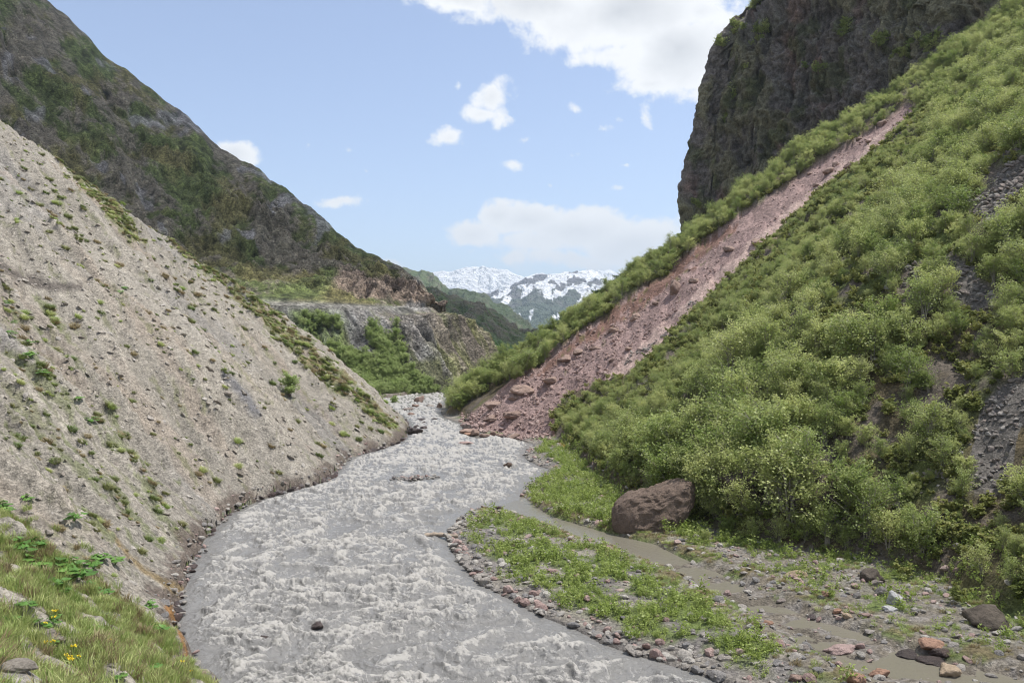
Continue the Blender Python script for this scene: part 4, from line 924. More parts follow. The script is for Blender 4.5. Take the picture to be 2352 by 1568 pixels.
BIRCH = [make_tree(500 + i, h=[3.2, 3.8, 2.9, 3.5, 2.4, 4.2, 3.0, 2.1][i], spread=[1.3, 1.2, 1.6, 1.5, 1.5, 1.2, 1.1, 1.4][i], nst=[6, 6, 8, 7, 7, 6, 5, 8][i], nbr=12, nl=38, ls=.082, leafm=M_BIRCH, barkm=M_BARK, leafstart=[.05, .12, .03, .08, .02, .12, .1, .02][i]) for i in range(8)]
SHRUB = [make_tree(540 + i, h=[2.2, 2.8, 1.8][i], spread=[1.1, 1.3, 1.2][i], nst=7, nbr=8, nl=34, ls=.10, leafm=M_SHRUB, barkm=M_BARK2, leafstart=.08) for i in range(3)]
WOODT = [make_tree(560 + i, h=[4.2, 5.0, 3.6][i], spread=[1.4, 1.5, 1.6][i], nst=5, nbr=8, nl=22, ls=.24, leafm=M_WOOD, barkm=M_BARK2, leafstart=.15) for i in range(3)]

def place_birches():
    n = 36000; x, y = world_pts(n, -14, 125, 30, 168)
    z, dl, dr, de, ch, riv, nlow, nmid, nhi, gul, ril, px, py, sl = H(x, y, True)
    ok = (dr > .6) & (z > .2) & (y < 170)
    wpx = px + 12 * nmid; wpy = py + 12 * nmid
    for k in ('scree1', 'scree2', 'scree3', 'scree4'):
        ok &= ~inpoly(wpx, wpy, POLY[k])
        for hh in (1.0, 2.2): qx, qy = proj(x, y, z + hh); ok &= ~inpoly(qx, qy, POLY[k])
    ok &= ~sl
    ok0 = ok.copy(); fr_ = (y < 138 + 13 * ss(dr, 20, 50)) & (dr > 0)
    for hh, gx_ in ((.6, 0), (1.4, 0), (2.2, 0), (1.4, -1.5), (3.0, .3), (3.6, -1), (2.6, -1.5)):
        qx, qy = proj(x + gx_, y, z + hh); ok &= ~(fr_ & inpoly(qx, qy, POLY['slide']))
    low_ = ok0 & ~ok
    for hh in (.3, .9): qx, qy = proj(x, y, z + hh); low_ &= ~inpoly(qx, qy, POLY['slide'])
    ok = ok | low_
    # keep the red soil margin and the debris fan open
    fan = inpoly(px, py, [(1050,985),(1062,930),(1180,868),(1200,885),(1262,940),(1275,1010),(1200,1015)])
    ok &= ~fan
    dens = ss(fbm(x / 6.5, y / 6.5, 4, 401) + .35 * fbm(x / 24, y / 24, 3, 403), -.62, .0)

    dens = np.maximum(dens, ss(y, 118, 135) * (px < 2150)); 
    dens = np.where((px > 1850) & (y < 118), ss(fbm(x / 6.5, y / 6.5, 4, 401) + .35 * fbm(x / 24, y / 24, 3, 403), -.45, .1), dens)
    rock = ss(ridged(x / 7, y / 7, 4, 53), .45, .7); dens *= 1 - .8 * rock * (y < 120)
    ok &= RNG.uniform(0, 1, n) < dens
    x, y, z, px, py, low_ = x[ok], y[ok], z[ok], px[ok], py[ok], low_[ok]
    # thin out: keep a minimum spacing
    cell = {}; keep = []
    sp = 1.25
    for i in range(len(x)):
        key = (int(x[i] // sp), int(y[i] // sp)); c = 0
        if cell.get(key, 0) >= 1: continue
        cell[key] = 1; keep.append(i)
    x, y, z, px, py, low_ = [a[keep] for a in (x, y, z, px, py, low_)]
    ns = np.zeros(len(x), bool)
    for hh in (3.5, 4.5, 5.5, 6.5):
        for gx_ in (-2, 0): qx, qy = proj(x + gx_, y, z + hh); ns |= (y < 138) & inpoly(qx, qy, POLY['slide'])
    n = len(x); var = RNG.integers(0, 8, n); big = .36 + .82 * RNG.uniform(0, 1, n) ** 2.0 + .25 * fbm(x / 12, y / 12, 3, 409)
    dr_ = dline(x, y, FOOT); big *= np.where(px > 1990, mix(.62, 1.0, ss(dr_, 1, 5)), mix(1.35, 1.0, ss(dr_, 4, 16))); big = np.where((px > 1990) & (y < 60), big * .75, big)
    big = np.where((y > 120) & (px < 2150), big * .8, big); big = np.where(ns, np.minimum(big, .6), big); big = np.where(low_, .30 + .12 * RNG.uniform(0, 1, n), big)
    scl = np.stack([big * RNG.uniform(.9, 1.25, n), big * RNG.uniform(.9, 1.25, n), big], -1)
    rot = np.stack([RNG.normal(0, .08, n), RNG.normal(-.12, .08, n), RNG.uniform(0, 6.28, n)], -1)
    def lab(p, i):
        qx, qy = proj(*p)
        if qx < 1450: s = ("small leafy birch in the thicket right of the landslide foot", "birches beside the landslide foot")
        elif qy > 1150 and qx > 1900: s = ("low pale-leaved birch shrub at the foot of the slope above the stony channel", "birch shrubs along the stony channel")
        elif qy > 950 and qx < 1950: s = ("multi-stemmed birch in the dense bank thicket above the huge brown boulder", "birches above the huge boulder")
        elif qx > 2150: s = ("young birch shrub beside the grey scree streaks on the right slope", "birches among the grey scree")
        else: s = ("young green birch standing among others in the middle of the right slope", "birches on the middle of the right slope")
        return s
    scatter("tree", "birch_tree", np.stack([x, y, z - .05], -1), 3 * big, rot, scl, var, BIRCH, lab, "tree", None, "birch_thicket", "dense thicket of young birches covering the right slope", 280)
    return n
nb = place_birches()
print("birches", nb)

def place_undergrowth():
    n = 30000; x, y = world_pts(n, -12, 110, 34, 150)
    z, dl, dr, de, ch, riv, nlow, nmid, nhi, gul, ril, px, py, sl = H(x, y, True)
    k = (dr > .4) & ~sl & (RNG.uniform(0, 1, n) < ss(fbm(x / 4, y / 4, 3, 441), -.5, .2))
    for q in ('scree1', 'scree2', 'scree3', 'scree4'): k &= ~inpoly(px + 12 * nmid, py + 12 * nmid, POLY[q])
    k &= ~inpoly(px, py, [(1050,985),(1062,930),(1180,868),(1200,885),(1262,940),(1275,1010),(1200,1015)])
    x, y, z = x[k], y[k], z[k]; n = len(x); s = RNG.uniform(.35, 1.0, n)
    gn_scatter("undergrowth", np.stack([x, y, z - .05], -1), np.stack([0 * s, -.2 + 0 * s, RNG.uniform(0, 6, n)], -1), np.stack([s * 1.3, s * 1.3, s], -1), RNG.integers(0, 2, n), USRC, "low leafy scrub between the birches of the right slope")
M_UND = leaf_mat("scrub_leaves", (.17, .21, .055), (.38, .38, .13))
USRC = []
for i, (px, py, lb) in enumerate([(2080, 1330, "low olive scrub bush above the white boulder"), (2200, 1385, "low scrub bush on the bank right of the white boulder")]):
    p = [float(q[0]) for q in ray_hit(px, py)][:3]
    o = link("scrub_bush", make_tree(630 + i, h=.9, spread=.8, nst=6, nbr=5, nl=16, ls=.10, leafm=M_UND, barkm=M_BARK2, leafstart=.0)[1][1], loc=p); USRC.append(tag(o, lb, "bush"))
place_undergrowth()

def loft_pts(V, ri, ti):
    n, m = V.shape[:2]; a = np.clip((ri * (n - 1)), 0, n - 1.001); b = np.clip(ti * (m - 1), 0, m - 1.001); i = a.astype(int); j = b.astype(int); return V[i, j]
def place_left_shrubs():
    # shrubs in the hollow and on the road embankment
    n = 5200; r = RNG.uniform(5.0, 11.2, n); t = RNG.uniform(6.0, 7.9, n)
    p = loft_pts(ML, r / 12, t / 8); px, py = proj(p[:, 0], p[:, 1], p[:, 2])
    zones = [[(700,722),(790,735),(780,760),(700,790),(680,750)], [(840,745),(880,760),(930,810),(950,870),(900,860),(850,800)], [(780,800),(870,830),(990,890),(1040,920),(1020,960),(880,960),(790,860)],
             [(700,790),(800,800),(860,870),(900,940),(820,930),(740,850)], [(905,750),(935,770),(925,790),(905,780)], [(1060,870),(1150,850),(1150,900),(1080,910)]]
    k = np.zeros(n, bool)
    for q, zn in enumerate(zones): k |= inpoly(px, py, zn) & (RNG.uniform(0, 1, n) < [.13, .25, .75, .35, .2, .3][q])
    p = p[k]
    # green flat at the far end of the river
    m = 700; x, y = world_pts(m, -60, -8, 158, 232); z = H(x, y); dl = dline(x, y, LEFT_BANK); inl = inpoly(x, y, LEFT_LAND)
    qx, qy = proj(x, y, z); kk = (~inpoly(x, y, RIVER)) & (z < 9) & inl & (dl > 1)
    p = np.concatenate([p, np.stack([x, y, z], -1)[kk]])
    n = len(p); var = RNG.integers(0, 3, n); s = RNG.uniform(.6, 1.25, n); scl = np.stack([s * 1.1, s * 1.1, s], -1); rot = np.stack([RNG.normal(0, .06, n), RNG.normal(0, .06, n), RNG.uniform(0, 6.28, n)], -1)
    def lab(q, i):
        qx, qy = proj(*q)
        if qx < 800 and qy < 800: return ("bright green shrub just below the road ledge on the left", "shrubs under the road ledge")
        if qx < 960 and qy < 880: return ("rounded green shrub on the grey rubble slope below the road", "shrubs on the rubble slope")
        return ("leafy shrub in the green thicket at the far bend of the river", "shrubs at the far river bend")
    scatter("shrub", "shrub", p, 2 * s, rot, scl, var, SHRUB, lab, "shrub", None, "far_thicket", "green thicket around the far river bend", 160)
place_left_shrubs()

def lone(name, px, py, proto, sc, label, cat, rz=0.3):
    x, y, z, ok = [float(q[0]) for q in ray_hit(px, py)]
    e = empty(name, (x, y, z - .05), rz, sc); tag(e, label, cat)
    for cn, cm in proto: link(cn, cm, e)
    return e
lone("shrub", 664, 906, make_tree(601, h=2.6, spread=1.2, nst=11, nbr=9, nl=34, ls=.11, leafm=M_SHRUB, barkm=M_BARK2, leafstart=.05), 1.0, "single round bush growing alone on the pale shale slope", "shrub")
lone("shrub", 905, 936, make_tree(602, h=2.4, spread=1.0, nst=9, nbr=9, nl=30, ls=.13, leafm=M_SHRUB, barkm=M_BARK2, leafstart=.05), 1.05, "pale round bush at the water behind the tip of the shale slope", "shrub")

for i, (px, py, sc) in enumerate([(1585,1128,1.0),(1640,1158,1.25),(1700,1168,1.35),(1765,1162,1.4),(1830,1150,1.3),(1895,1150,1.2),(1960,1160,1.1),(1670,1225,.55),(1730,1240,.5),(1790,1245,.5),(1850,1240,.65),(1900,1250,.8),(1945,1255,.6),(1990,1235,1.1),(2040,1255,.9),(1620,1245,.4),(1640,1200,.75),(1618,1150,.9),(2110,1270,1.0),(1660,1120,1.3),(1735,1110,1.3),(1800,1185,.9),(1715,1190,.9),(1870,1185,.9),(1945,1190,.9)]):
    low = py > 1220
    e = lone("birch_tree", px, py, BIRCH[i % 8], sc, "small leafy birch shoot growing at the foot of the dark rocks" if low else "spreading birch hanging over the dark rocks right of the huge boulder", "tree", i * 1.1)
    e['group'] = "birch shoots at the foot of the rocks" if low else "birches overhanging the dark rocks"
    if not low: e.rotation_euler = (.25, -.35, i * 1.1); e.location.z += .5
def place_dark_wood():
    n = 1500; p = loft_pts(SFR, RNG.uniform(.25, .9, n), RNG.uniform(.06, 1, n)); px, py = proj(p[:, 0], p[:, 1], p[:, 2])
    k = (py < 880) & (px < 1800); p = p[k]; n = len(p)
    var = RNG.integers(0, 3, n); s = RNG.uniform(.6, 1.15, n); scl = np.stack([s * 1.2, s * 1.2, s], -1); rot = np.stack([0 * s, 0 * s, RNG.uniform(0, 6.28, n)], -1)
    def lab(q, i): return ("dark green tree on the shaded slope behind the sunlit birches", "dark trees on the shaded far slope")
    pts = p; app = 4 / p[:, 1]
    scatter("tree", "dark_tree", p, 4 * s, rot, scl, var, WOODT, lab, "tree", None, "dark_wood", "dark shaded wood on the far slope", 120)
place_dark_wood()

def place_cliff_bushes():
    n, m = CL.shape[:2]; pts = []; labs = []
    spots = []
    qx, qy = proj(CL[..., 0], CL[..., 1], CL[..., 2])
    clusters = [((1655,105),12,13,"on the left rim of the dark cliff"),((1690,65),16,16,"on the left rim of the dark cliff"),((1735,22),18,18,"on the left rim of the dark cliff"),((1748,75),12,16,"in a cleft near the top left of the cliff"),((1770,20),10,16,"in a cleft near the top left of the cliff"),((1732,100),8,8,"in a cleft near the top left of the cliff"),
                ((1853,155),6,6,"single on the bare cliff face"),((1938,70),10,16,"on a ledge of the upper cliff"),((1885,155),12,10,"on a ledge of the middle cliff"),((1687,220),6,12,"on the left cliff face"),((1665,280),6,10,"low on the left cliff face"),((1712,155),4,6,"small on the cliff face"),((2025,95),12,14,"on the cliff ledge below the dark hollow"),((1598,470),12,10,"at the lower left corner of the cliff"),((2130,90),40,30,"on the shaded right of the cliff"),((2080,120),20,14,"on the shaded right of the cliff")]
    pm = []
    for (c, sx, sy, lb) in clusters:
        cnt = max(1, int(sx * sy / 22))
        for q in range(min(cnt, 16)):
            tx, ty = RNG.normal(c[0], sx * .55), RNG.normal(c[1], sy * .55)
            w = (qx - tx) ** 2 + (qy - ty) ** 2 + np.where(np.arange(n)[:, None] * np.ones((1, m)) < n * .16, 1e6, 0); i = np.argmin(w)
            if w.flat[i] < 150: pm.append((CL.reshape(-1, 3)[i], lb))
    for p, lb in pm:
        v = random.randrange(3); s = random.uniform(.5, 1.0)
        e = empty("shrub", p - np.array([0, 0, .8]), random.uniform(0, 6), s); tag(e, "green shrub clinging " + lb if not lb.startswith(("single", "small")) else lb.split()[0] + " green shrub " + lb.split(' ', 1)[1], "shrub", "shrubs on the cliff")
        for cn, cm in BIRCH_S[v]: link(cn, cm, e)
BIRCH_S = [make_tree(580 + i, h=[3.4, 4.0, 2.8][i], spread=1.5, nst=5, nbr=8, nl=22, ls=.2, leafm=M_BIRCH, barkm=M_BARK2) for i in range(3)]
place_cliff_bushes()

# ---- stones of the bars and banks
ST = [rock_mesh("stone", 700 + i, MR_mixed if i < 7 else MR_red, 2, [(1, .8, .55), (1, .7, .4), (1, .9, .7), (1, .6, .3), (1, 1, .6), (1, .8, .45)][i % 6], rough=.03) for i in range(9)]
def place_stones():
    n = 80000; x, y = world_pts(n, -22, 40, 20, 105)
    z, dl, dr, de, ch, riv, nlow, nmid, nhi, gul, ril, px, py, sl = H(x, y, True)
    flat = (~riv) & (dl < 0) & (dr < 1.5)
    edge = np.exp(-np.maximum(de - .1, 0) / 1.1)
    braid = inpoly(px, py, [(1560,1290),(1800,1250),(2100,1320),(2420,1450),(2420,1700),(1900,1640),(1700,1440)])
    d = np.where(flat & (y < 62), .14 + 1.1 * edge, 0) + np.where(flat & (y >= 62), .05 + .35 * edge, 0)
    d = np.where(flat & (ss(fbm(x / 2.4, y / 2.4, 4, 61) + .25, -.1, .35) < .5) & (ch > .4), d + .30, d)
    d = np.where(flat & braid, np.maximum(d, .34), d)
    d = np.where(flat & (ch < .2), d * .6, d)
    d = np.where((z < -.02) & ~riv, d * .4, d)
    islet = np.exp(-(((x + 9.1) * .93 + (y - 80.5) * .36) / 2.4) ** 2 - (((x + 9.1) * -.36 + (y - 80.5) * .93) / 1.3) ** 2)
    d = np.where(riv, np.where(islet > .35, 1.6 * islet, 0), d)
    bank = (dl > -.25) & (dl < .7) & (y > 28); d = np.where(bank, .55, d)
    k = RNG.uniform(0, 1, n) < d * .55
    x, y, z, edge, riv, px, py, bank, ch, dl = [a[k] for a in (x, y, z, edge, riv, px, py, bank, ch, dl)]
    n = len(x); s = .07 + .25 * RNG.uniform(0, 1, n) ** 2.8 + .22 * edge * RNG.uniform(0, 1, n) ** 1.5; s = np.where(riv, np.minimum(s * .9, .2), s); s *= .8
    z = np.where(riv, .13, z)
    scl = np.stack([s * 1.25, s * 1.25, s * 1.2], -1); rot = np.stack([RNG.normal(0, .3, n), RNG.normal(0, .3, n), RNG.uniform(0, 6.28, n)], -1)
    def lab(p, i):
        qx, qy = proj(*p)
        if qx < 1020 and qy > 1080 and qy < 1130 and qx > 880: return ("small stone on the pebble islet in mid-river", "stones of the pebble islet")
        if qx < 900: return ("dark angular stone along the waterline of the left slope", "stones on the left waterline")
        if qx > 1650 and qy < 1500: return ("angular stone lying on the mud beside the braided side channel", "stones along the side channel")
        if qy < 1250: return ("stone on the shore of the green tongue", "stones of the upper shore")
        return ("angular cobble on the river edge of the green gravel bar", "cobbles along the gravel bar")
    scatter("stone", "stone", np.stack([x, y, z + s * .2], -1), s, rot, scl, RNG.integers(0, 9, n), ST, lab, "stone", None, "gravel", "grey and reddish cobbles of the gravel bars and banks", 300)
    print("stones", n)
place_stones()

SW = [rock_mesh("bank_rock", 740 + i, MR_wet, 2, [(1, .7, .35), (1, .6, .45), (1, .8, .3), (1, .5, .5)][i % 4], rough=.05) for i in range(6)]
def place_bank_rocks():
    pl = np.array(smooth_line(LEFT_BANK[6:23], 900)); pts = []
    for k in range(230):
        i = RNG.integers(0, len(pl) - 1); x, y = pl[i] + RNG.normal(0, .22, 2) - np.array([.15, 0]); s = RNG.uniform(.12, .42) * (1.3 if y > 70 else .9)
        if fbm(np.array(x / 3), np.array(y / 3), 3, 451) < -.15: continue
        pts.append((x, y, max(.04, .25 * s), s))
    for j, (x, y, z, s) in enumerate(pts):
        o = link("bank_rock", SW[j % 6], loc=(x, y, z)); o.rotation_euler = (RNG.normal(0, .2), .3 + RNG.normal(0, .2), RNG.uniform(0, 6.28)); o.scale = (s * 1.3, s * 1.3, s * 1.2)
        tag(o, "dark wet rock in the undercut foot of the left slope, near part of the bank" if y < 65 else "dark wet rock in the undercut foot of the left slope, far part of the bank", "rock", "dark rocks of the near left waterline" if y < 65 else "dark rocks of the far left waterline")
place_bank_rocks()
SR = [rock_mesh("rubble", 730 + i, MR_red, 2, [(1, .8, .6), (1, .7, .5), (1, .9, .7), (1, .6, .4)][i % 4], rough=.03) for i in range(6)]
def place_rubble():
    n = 46000; x, y = world_pts(n, -14, 75, 98, 150)
    z, dl, dr, de, ch, riv, nlow, nmid, nhi, gul, ril, px, py, sl = H(x, y, True)
    fan = inpoly(px, py, [(1050,990),(1062,950),(1262,950),(1275,1010),(1200,1015)]) & ~riv
    d = np.where(sl | fan, .8, 0.); low = ss(py, 500, 850)
    d *= mix(.30, 1, low); d = np.where(inpoly(px, py, POLY['pink']), d * .12, d); d = np.where(inpoly(px, py, POLY['redsoil']), d * .35, d)
    d *= ss(fbm(x / 5, y / 5, 3, 421), -.5, .2) * .7 + .3
    k = RNG.uniform(0, 1, n) < d; x, y, z, py = x[k], y[k], z[k], py[k]; n = len(x)
    s = .07 + .26 * RNG.uniform(0, 1, n) ** 4.0; s *= mix(.75, 1.15, ss(py, 500, 950))
    scl = np.stack([s * 1.2] * 3, -1); rot = RNG.normal(0, .6, (n, 3))
    def lab(p, i):
        return ("angular red block in the rubble of the landslide", "red blocks of the landslide")
    scatter("rubble", "rubble_block", np.stack([x, y, z + s * .25], -1), s, rot, scl, RNG.integers(0, 6, n), SR, lab, "rock", None, "landslide_rubble", "loose red rubble covering the landslide", 300)
    print("rubble", n)
place_rubble()

SS_ = [rock_mesh("slab", 760 + i, MR_shale, 2, [(1, .6, .18), (1, .7, .25), (1, .5, .2), (1, .8, .4)][i % 4], rough=.03) for i in range(6)]
def place_left_slope():
    n = 52000; x, y = world_pts(n, -110, 0, 6, 158)
    z, dl, dr, de, ch, riv, nlow, nmid, nhi, gul, ril, px, py, sl = H(x, y, True)
    ok = (dl > .8) & inframe(x, y, z, 150) & (y > 8)
    ok &= (RNG.uniform(0, 1, n) < ss(-y, -150, -30) * .7 + .10)
    x2, y2, z2, py2 = x[ok], y[ok], z[ok], py[ok]; n2_ = len(x2); s = .035 + .17 * RNG.uniform(0, 1, n2_) ** 4 ; s *= mix(.8, 1.7, ss(y2, 25, 90))
    scl = np.stack([s * 1.3] * 3, -1); rot = np.stack([RNG.normal(0, .25, n2_), .6 + RNG.normal(0, .3, n2_), RNG.normal(0, .7, n2_)], -1)
    scatter("slab", "flat_stone", np.stack([x2, y2, z2 + s * .1], -1), s, rot, scl, RNG.integers(0, 6, n2_), SS_,
            lambda p, i: ("flat pale shale slab lying on the left slope", "shale slabs on the left slope"), "rock", None, "shale_debris", "small shale flakes littering the left slope", 200)
    # grey scree on the right slope
    n = 90000; x, y = world_pts(n, 15, 110, 38, 130); z, dl, dr, de, ch, riv, nlow, nmid, nhi, gul, ril, px, py, sl = H(x, y, True)
    k = np.zeros(n, bool)
    for q in ('scree1', 'scree2', 'scree3', 'scree4'): k |= inpoly(px + 10 * nmid, py + 10 * nmid, POLY[q])
    k |= (fbm(x / 6, y / 6, 3, 431) > .5) & (dr > 1) & (RNG.uniform(0, 1, n) < .6)
    k &= dr > 0
    x, y, z = x[k], y[k], z[k]; n = len(x); s = .11 + .17 * RNG.uniform(0, 1, n) ** 2; s *= mix(.7, 1.2, ss(y, 40, 90)); scl = np.stack([s * 1.3] * 3, -1); rot = RNG.normal(0, .5, (n, 3))
    scatter("scree", "scree_block", np.stack([x, y, z + s * .3], -1), s, rot, scl, RNG.integers(0, 6, n), SG,
            lambda p, i: ("grey block in the scree streak on the right slope", "grey scree blocks"), "rock", None, "grey_scree", "streaks of grey scree on the right slope", 200)
SG = [rock_mesh("scree", 780 + i, MR_grey, 2, [(1, .7, .35), (1, .7, .5), (1, .9, .4), (1, .8, .6)][i % 4], rough=.03) for i in range(6)]
place_left_slope()

# ---- small plants
def tuft(seed, n=60, h=.25, r=.12, mat=None, w=.012, lean=.5):
    q = np.random.default_rng(seed); V = []
    a = q.uniform(0, 2 * np.pi, n); rr = r * np.sqrt(q.uniform(0, 1, n)); b = np.stack([np.cos(a) * rr, np.sin(a) * rr, 0 * a - .03], -1)
    a2 = a + q.normal(0, .6, n); hh = h * q.uniform(.5, 1.1, n); l = hh * lean * q.uniform(.2, 1.3, n)
    t = b + np.stack([np.cos(a2) * l, np.sin(a2) * l, hh], -1); m = (b + t) / 2 + np.stack([-np.cos(a2) * l * .2, -np.sin(a2) * l * .2, hh * .12], -1)
    s = np.stack([-np.sin(a2), np.cos(a2), 0 * a], -1) * w
    V = np.stack([b - s, b + s, m + s * .8, m - s * .8, t], 1).reshape(-1, 3)
    k = np.arange(n)[:, None] * 5; F1 = np.concatenate([k + np.array([[0, 1, 2]]), k + np.array([[0, 2, 3]]), k + np.array([[3, 2, 4]])])
    return V, F1
def tuft_mesh(name, seed, mat, **kw): return mesh_raw(name, *tuft(seed, **kw), 3, mat, False)
TUS = [tuft_mesh("tussock", 800 + i, [M_TUS, M_TUS, M_DRYG, M_GRASS][i], n=170, h=.30, r=.24, w=.016, lean=.9) for i in range(4)]
GRS = [tuft_mesh("grass_tuft", 820 + i, [M_GRASS, M_GRASS, M_DRYG][i], n=60, h=.34, r=.22, w=.010, lean=.7) for i in range(3)]
def seedling(seed, h=.4, n=60, ls=.05, r0=.22):
    q = np.random.default_rng(seed); c = []
    for s in range(7):
        a = q.uniform(0, 6.28); r = q.uniform(0, r0); b = np.array([math.cos(a) * r, math.sin(a) * r, 0]); hh = h * q.uniform(.5, 1.1)
        for k in range(n // 7): f = q.uniform(.1, 1); c.append(b + np.array([0, 0, hh * f]) + q.normal(0, .045, 3) + np.array([math.cos(a), math.sin(a), 0]) * .1 * f)
    return leaves(np.array(c), ls, q, .3, 1.7)
SDL = [mesh_raw("seedling", *seedling(840 + i, [.42, .6, .3][i], 84, .055, [.22, .25, .3][i]), 4, M_SEED, False) for i in range(3)]
def place_small():
    # tussocks on the pale slope
    n = 70000; x, y = world_pts(n, -112, 2, 9, 158)
    z, dl, dr, de, ch, riv, nlow, nmid, nhi, gul, ril, px, py, sl = H(x, y, True)
    str_ = fbm((y - .7 * dl) / 1.2, dl / 9, 4, 87)
    d = .03 + .17 * ss(str_, .1, .5); d = np.where(inpoly(px + 30 * nmid, py, POLY['gd']), d * 3.6, d); g = inpoly(px + 15 * nmid, py + 15 * nhi, POLY['ga']) | inpoly(px + 15 * nmid, py + 15 * nhi, POLY['gb'])
    d = np.where(g, .95, d); d = np.where((px > 560) & ~g, d * .55, d); d = np.where(inpoly(px, py, POLY['gc']), 0, d)
    k = (dl > 1.2) & (RNG.uniform(0, 1, n) < d) & inframe(x, y, z, 120); x, y, z, g = x[k], y[k], z[k], g[k]; n = len(x)
    s = (.35 + RNG.uniform(0, 1, n) ** 2 * 1.0) * mix(.8, 1.3, ss(y, 30, 110)); scl = np.stack([s, s * 1.1, s * .8], -1); rot = np.stack([0 * s, .45 + 0 * s, RNG.normal(0, .5, n)], -1)
    var = np.where(RNG.uniform(0, 1, n) < .25, 2, np.where(RNG.uniform(0, 1, n) < .35, 3, RNG.integers(0, 2, n)))
    def lab(p, i):
        qx, qy = proj(*p)
        if qy > 1050: return ("low grass tussock on the lower shale slope above the river", "tussocks low on the shale slope")
        if qx < 420: return ("grass tussock among the green streaks on the left shale slope", "tussocks in the green streaks")
        return ("lone grass tussock on the bare part of the shale slope", "tussocks on the bare shale")
    scatter("tussock", "tussock", np.stack([x, y, z], -1), .4 * s, rot, scl, var, TUS, lab, "grass tussock", None, "slope_tussocks", "grass tussocks dotting the shale slope", 300)
    print("tussocks", n)
    # lush corner
    n = 22000; x, y = world_pts(n, -26, 2, 7, 40)
    z, dl, dr, de, ch, riv, nlow, nmid, nhi, gul, ril, px, py, sl = H(x, y, True)
    g = inpoly(px + 40 * nmid, py + 30 * nhi, POLY['gc']); d = np.where(g, ss(fbm(x / 1.6, y / 1.6, 4, 83) + .2, -.15, .3) * .9 + .05, .02)
    k = (dl > .8) & (RNG.uniform(0, 1, n) < d) & (y > 7); x, y, z = x[k], y[k], z[k]; n = len(x); s = RNG.uniform(.6, 1.25, n)
    gn_scatter("grass", np.stack([x, y, z], -1), np.stack([0 * s, .3 + 0 * s, RNG.uniform(0, 6, n)], -1), np.stack([s] * 3, -1), np.where(RNG.uniform(0, 1, n) < .18, 2, RNG.integers(0, 2, n)), GSRC, "lush grass on the near left slope")
    print("grass", n)
    # herbs of the bars
    n = 60000; x, y = world_pts(n, -8, 36, 24, 110)
    z, dl, dr, de, ch, riv, nlow, nmid, nhi, gul, ril, px, py, sl = H(x, y, True)
    nb_ = fbm(x / 2.4, y / 2.4, 4, 61)
    d = ss(nb_ + .25, -.05, .3) * ss(de, .7, 2.2) * ss(ch, .8, 2.0)
    tg = inpoly(px, py, POLY['tongue']); d = np.where(tg, np.maximum(d, .75), d)
    braid = inpoly(px, py, [(1600,1300),(1800,1250),(2100,1320),(2420,1450),(2420,1700),(1960,1640),(1740,1440)]); d = np.where(braid, d * .25, d)
    d = np.where((dr > 0) & (dr < 3) & (y < 60), .5, d); d = np.where((y > 110), 0, d)
    k = (~riv) & (dl < 0) & (dr < 2.5) & (z > .12) & (RNG.uniform(0, 1, n) < d * .5); x, y, z = x[k], y[k], z[k]; n = len(x); s = RNG.uniform(.4, 1.0, n) + .9 * (RNG.uniform(0, 1, n) < .12)
    gn_scatter("herbs", np.stack([x, y, z], -1), np.stack([0 * s, 0 * s, RNG.uniform(0, 6, n)], -1), np.stack([s] * 3, -1), RNG.integers(0, 3, n), HSRC, "bright green herbs covering the gravel bars")
    print("herbs", n)
    # turf edges beside the channel
    n = 30000; x, y = world_pts(n, -4, 36, 28, 78)
    z, dl, dr, de, ch, riv, nlow, nmid, nhi, gul, ril, px, py, sl = H(x, y, True)
    d = np.where((ch > .1) & (ch < 2.2), .55, 0) + np.where((dr > -3) & (dr < 3), .30, 0); d = np.where(braid_(px, py) & (ch < 1.0), d * .2, d)
    k = (~riv) & (dl < 0) & (z > .03) & (RNG.uniform(0, 1, n) < d * .5); x, y, z = x[k], y[k], z[k]; n = len(x); s = RNG.uniform(.25, .6, n)
    gn_scatter("turf", np.stack([x, y, z], -1), np.stack([0 * s, 0 * s, RNG.uniform(0, 6, n)], -1), np.stack([s * 1.5, s * 1.5, s], -1), np.where(RNG.uniform(0, 1, n) < .35, 2, RNG.integers(0, 2, n)), GSRC, "short turf along the side channel")
def braid_(px, py): return inpoly(px, py, [(1600,1300),(1800,1250),(2100,1320),(2420,1450),(2420,1700),(1960,1640),(1740,1440)])
def hit3(px, py): x, y, z, ok = [float(q[0]) for q in ray_hit(px, py)]; return (x, y, z)
GSRC = []; HSRC = []
for i, (px, py, lb) in enumerate([(230,1450,"tall green grass tuft in the near left meadow, left of the bare patch"), (420,1545,"green grass tuft overhanging the water at the bottom left"), (285,1385,"straw-coloured grass tuft on the stones of the near left slope")]):
    o = link("grass_tuft", GRS[i], loc=hit3(px, py)); GSRC.append(tag(o, lb, "grass tuft")); o.scale = (1.4,) * 3
for i, (px, py, lb) in enumerate([(1075,1195,"bushy green seedling at the very tip of the gravel bar"), (1160,1190,"taller leafy seedling near the tip of the gravel bar"), (1225,1125,"green seedling on the edge of the green tongue")]):
    o = link("seedling", SDL[i], loc=hit3(px, py)); HSRC.append(tag(o, lb, "plant")); o.scale = (1.5,) * 3
place_small()

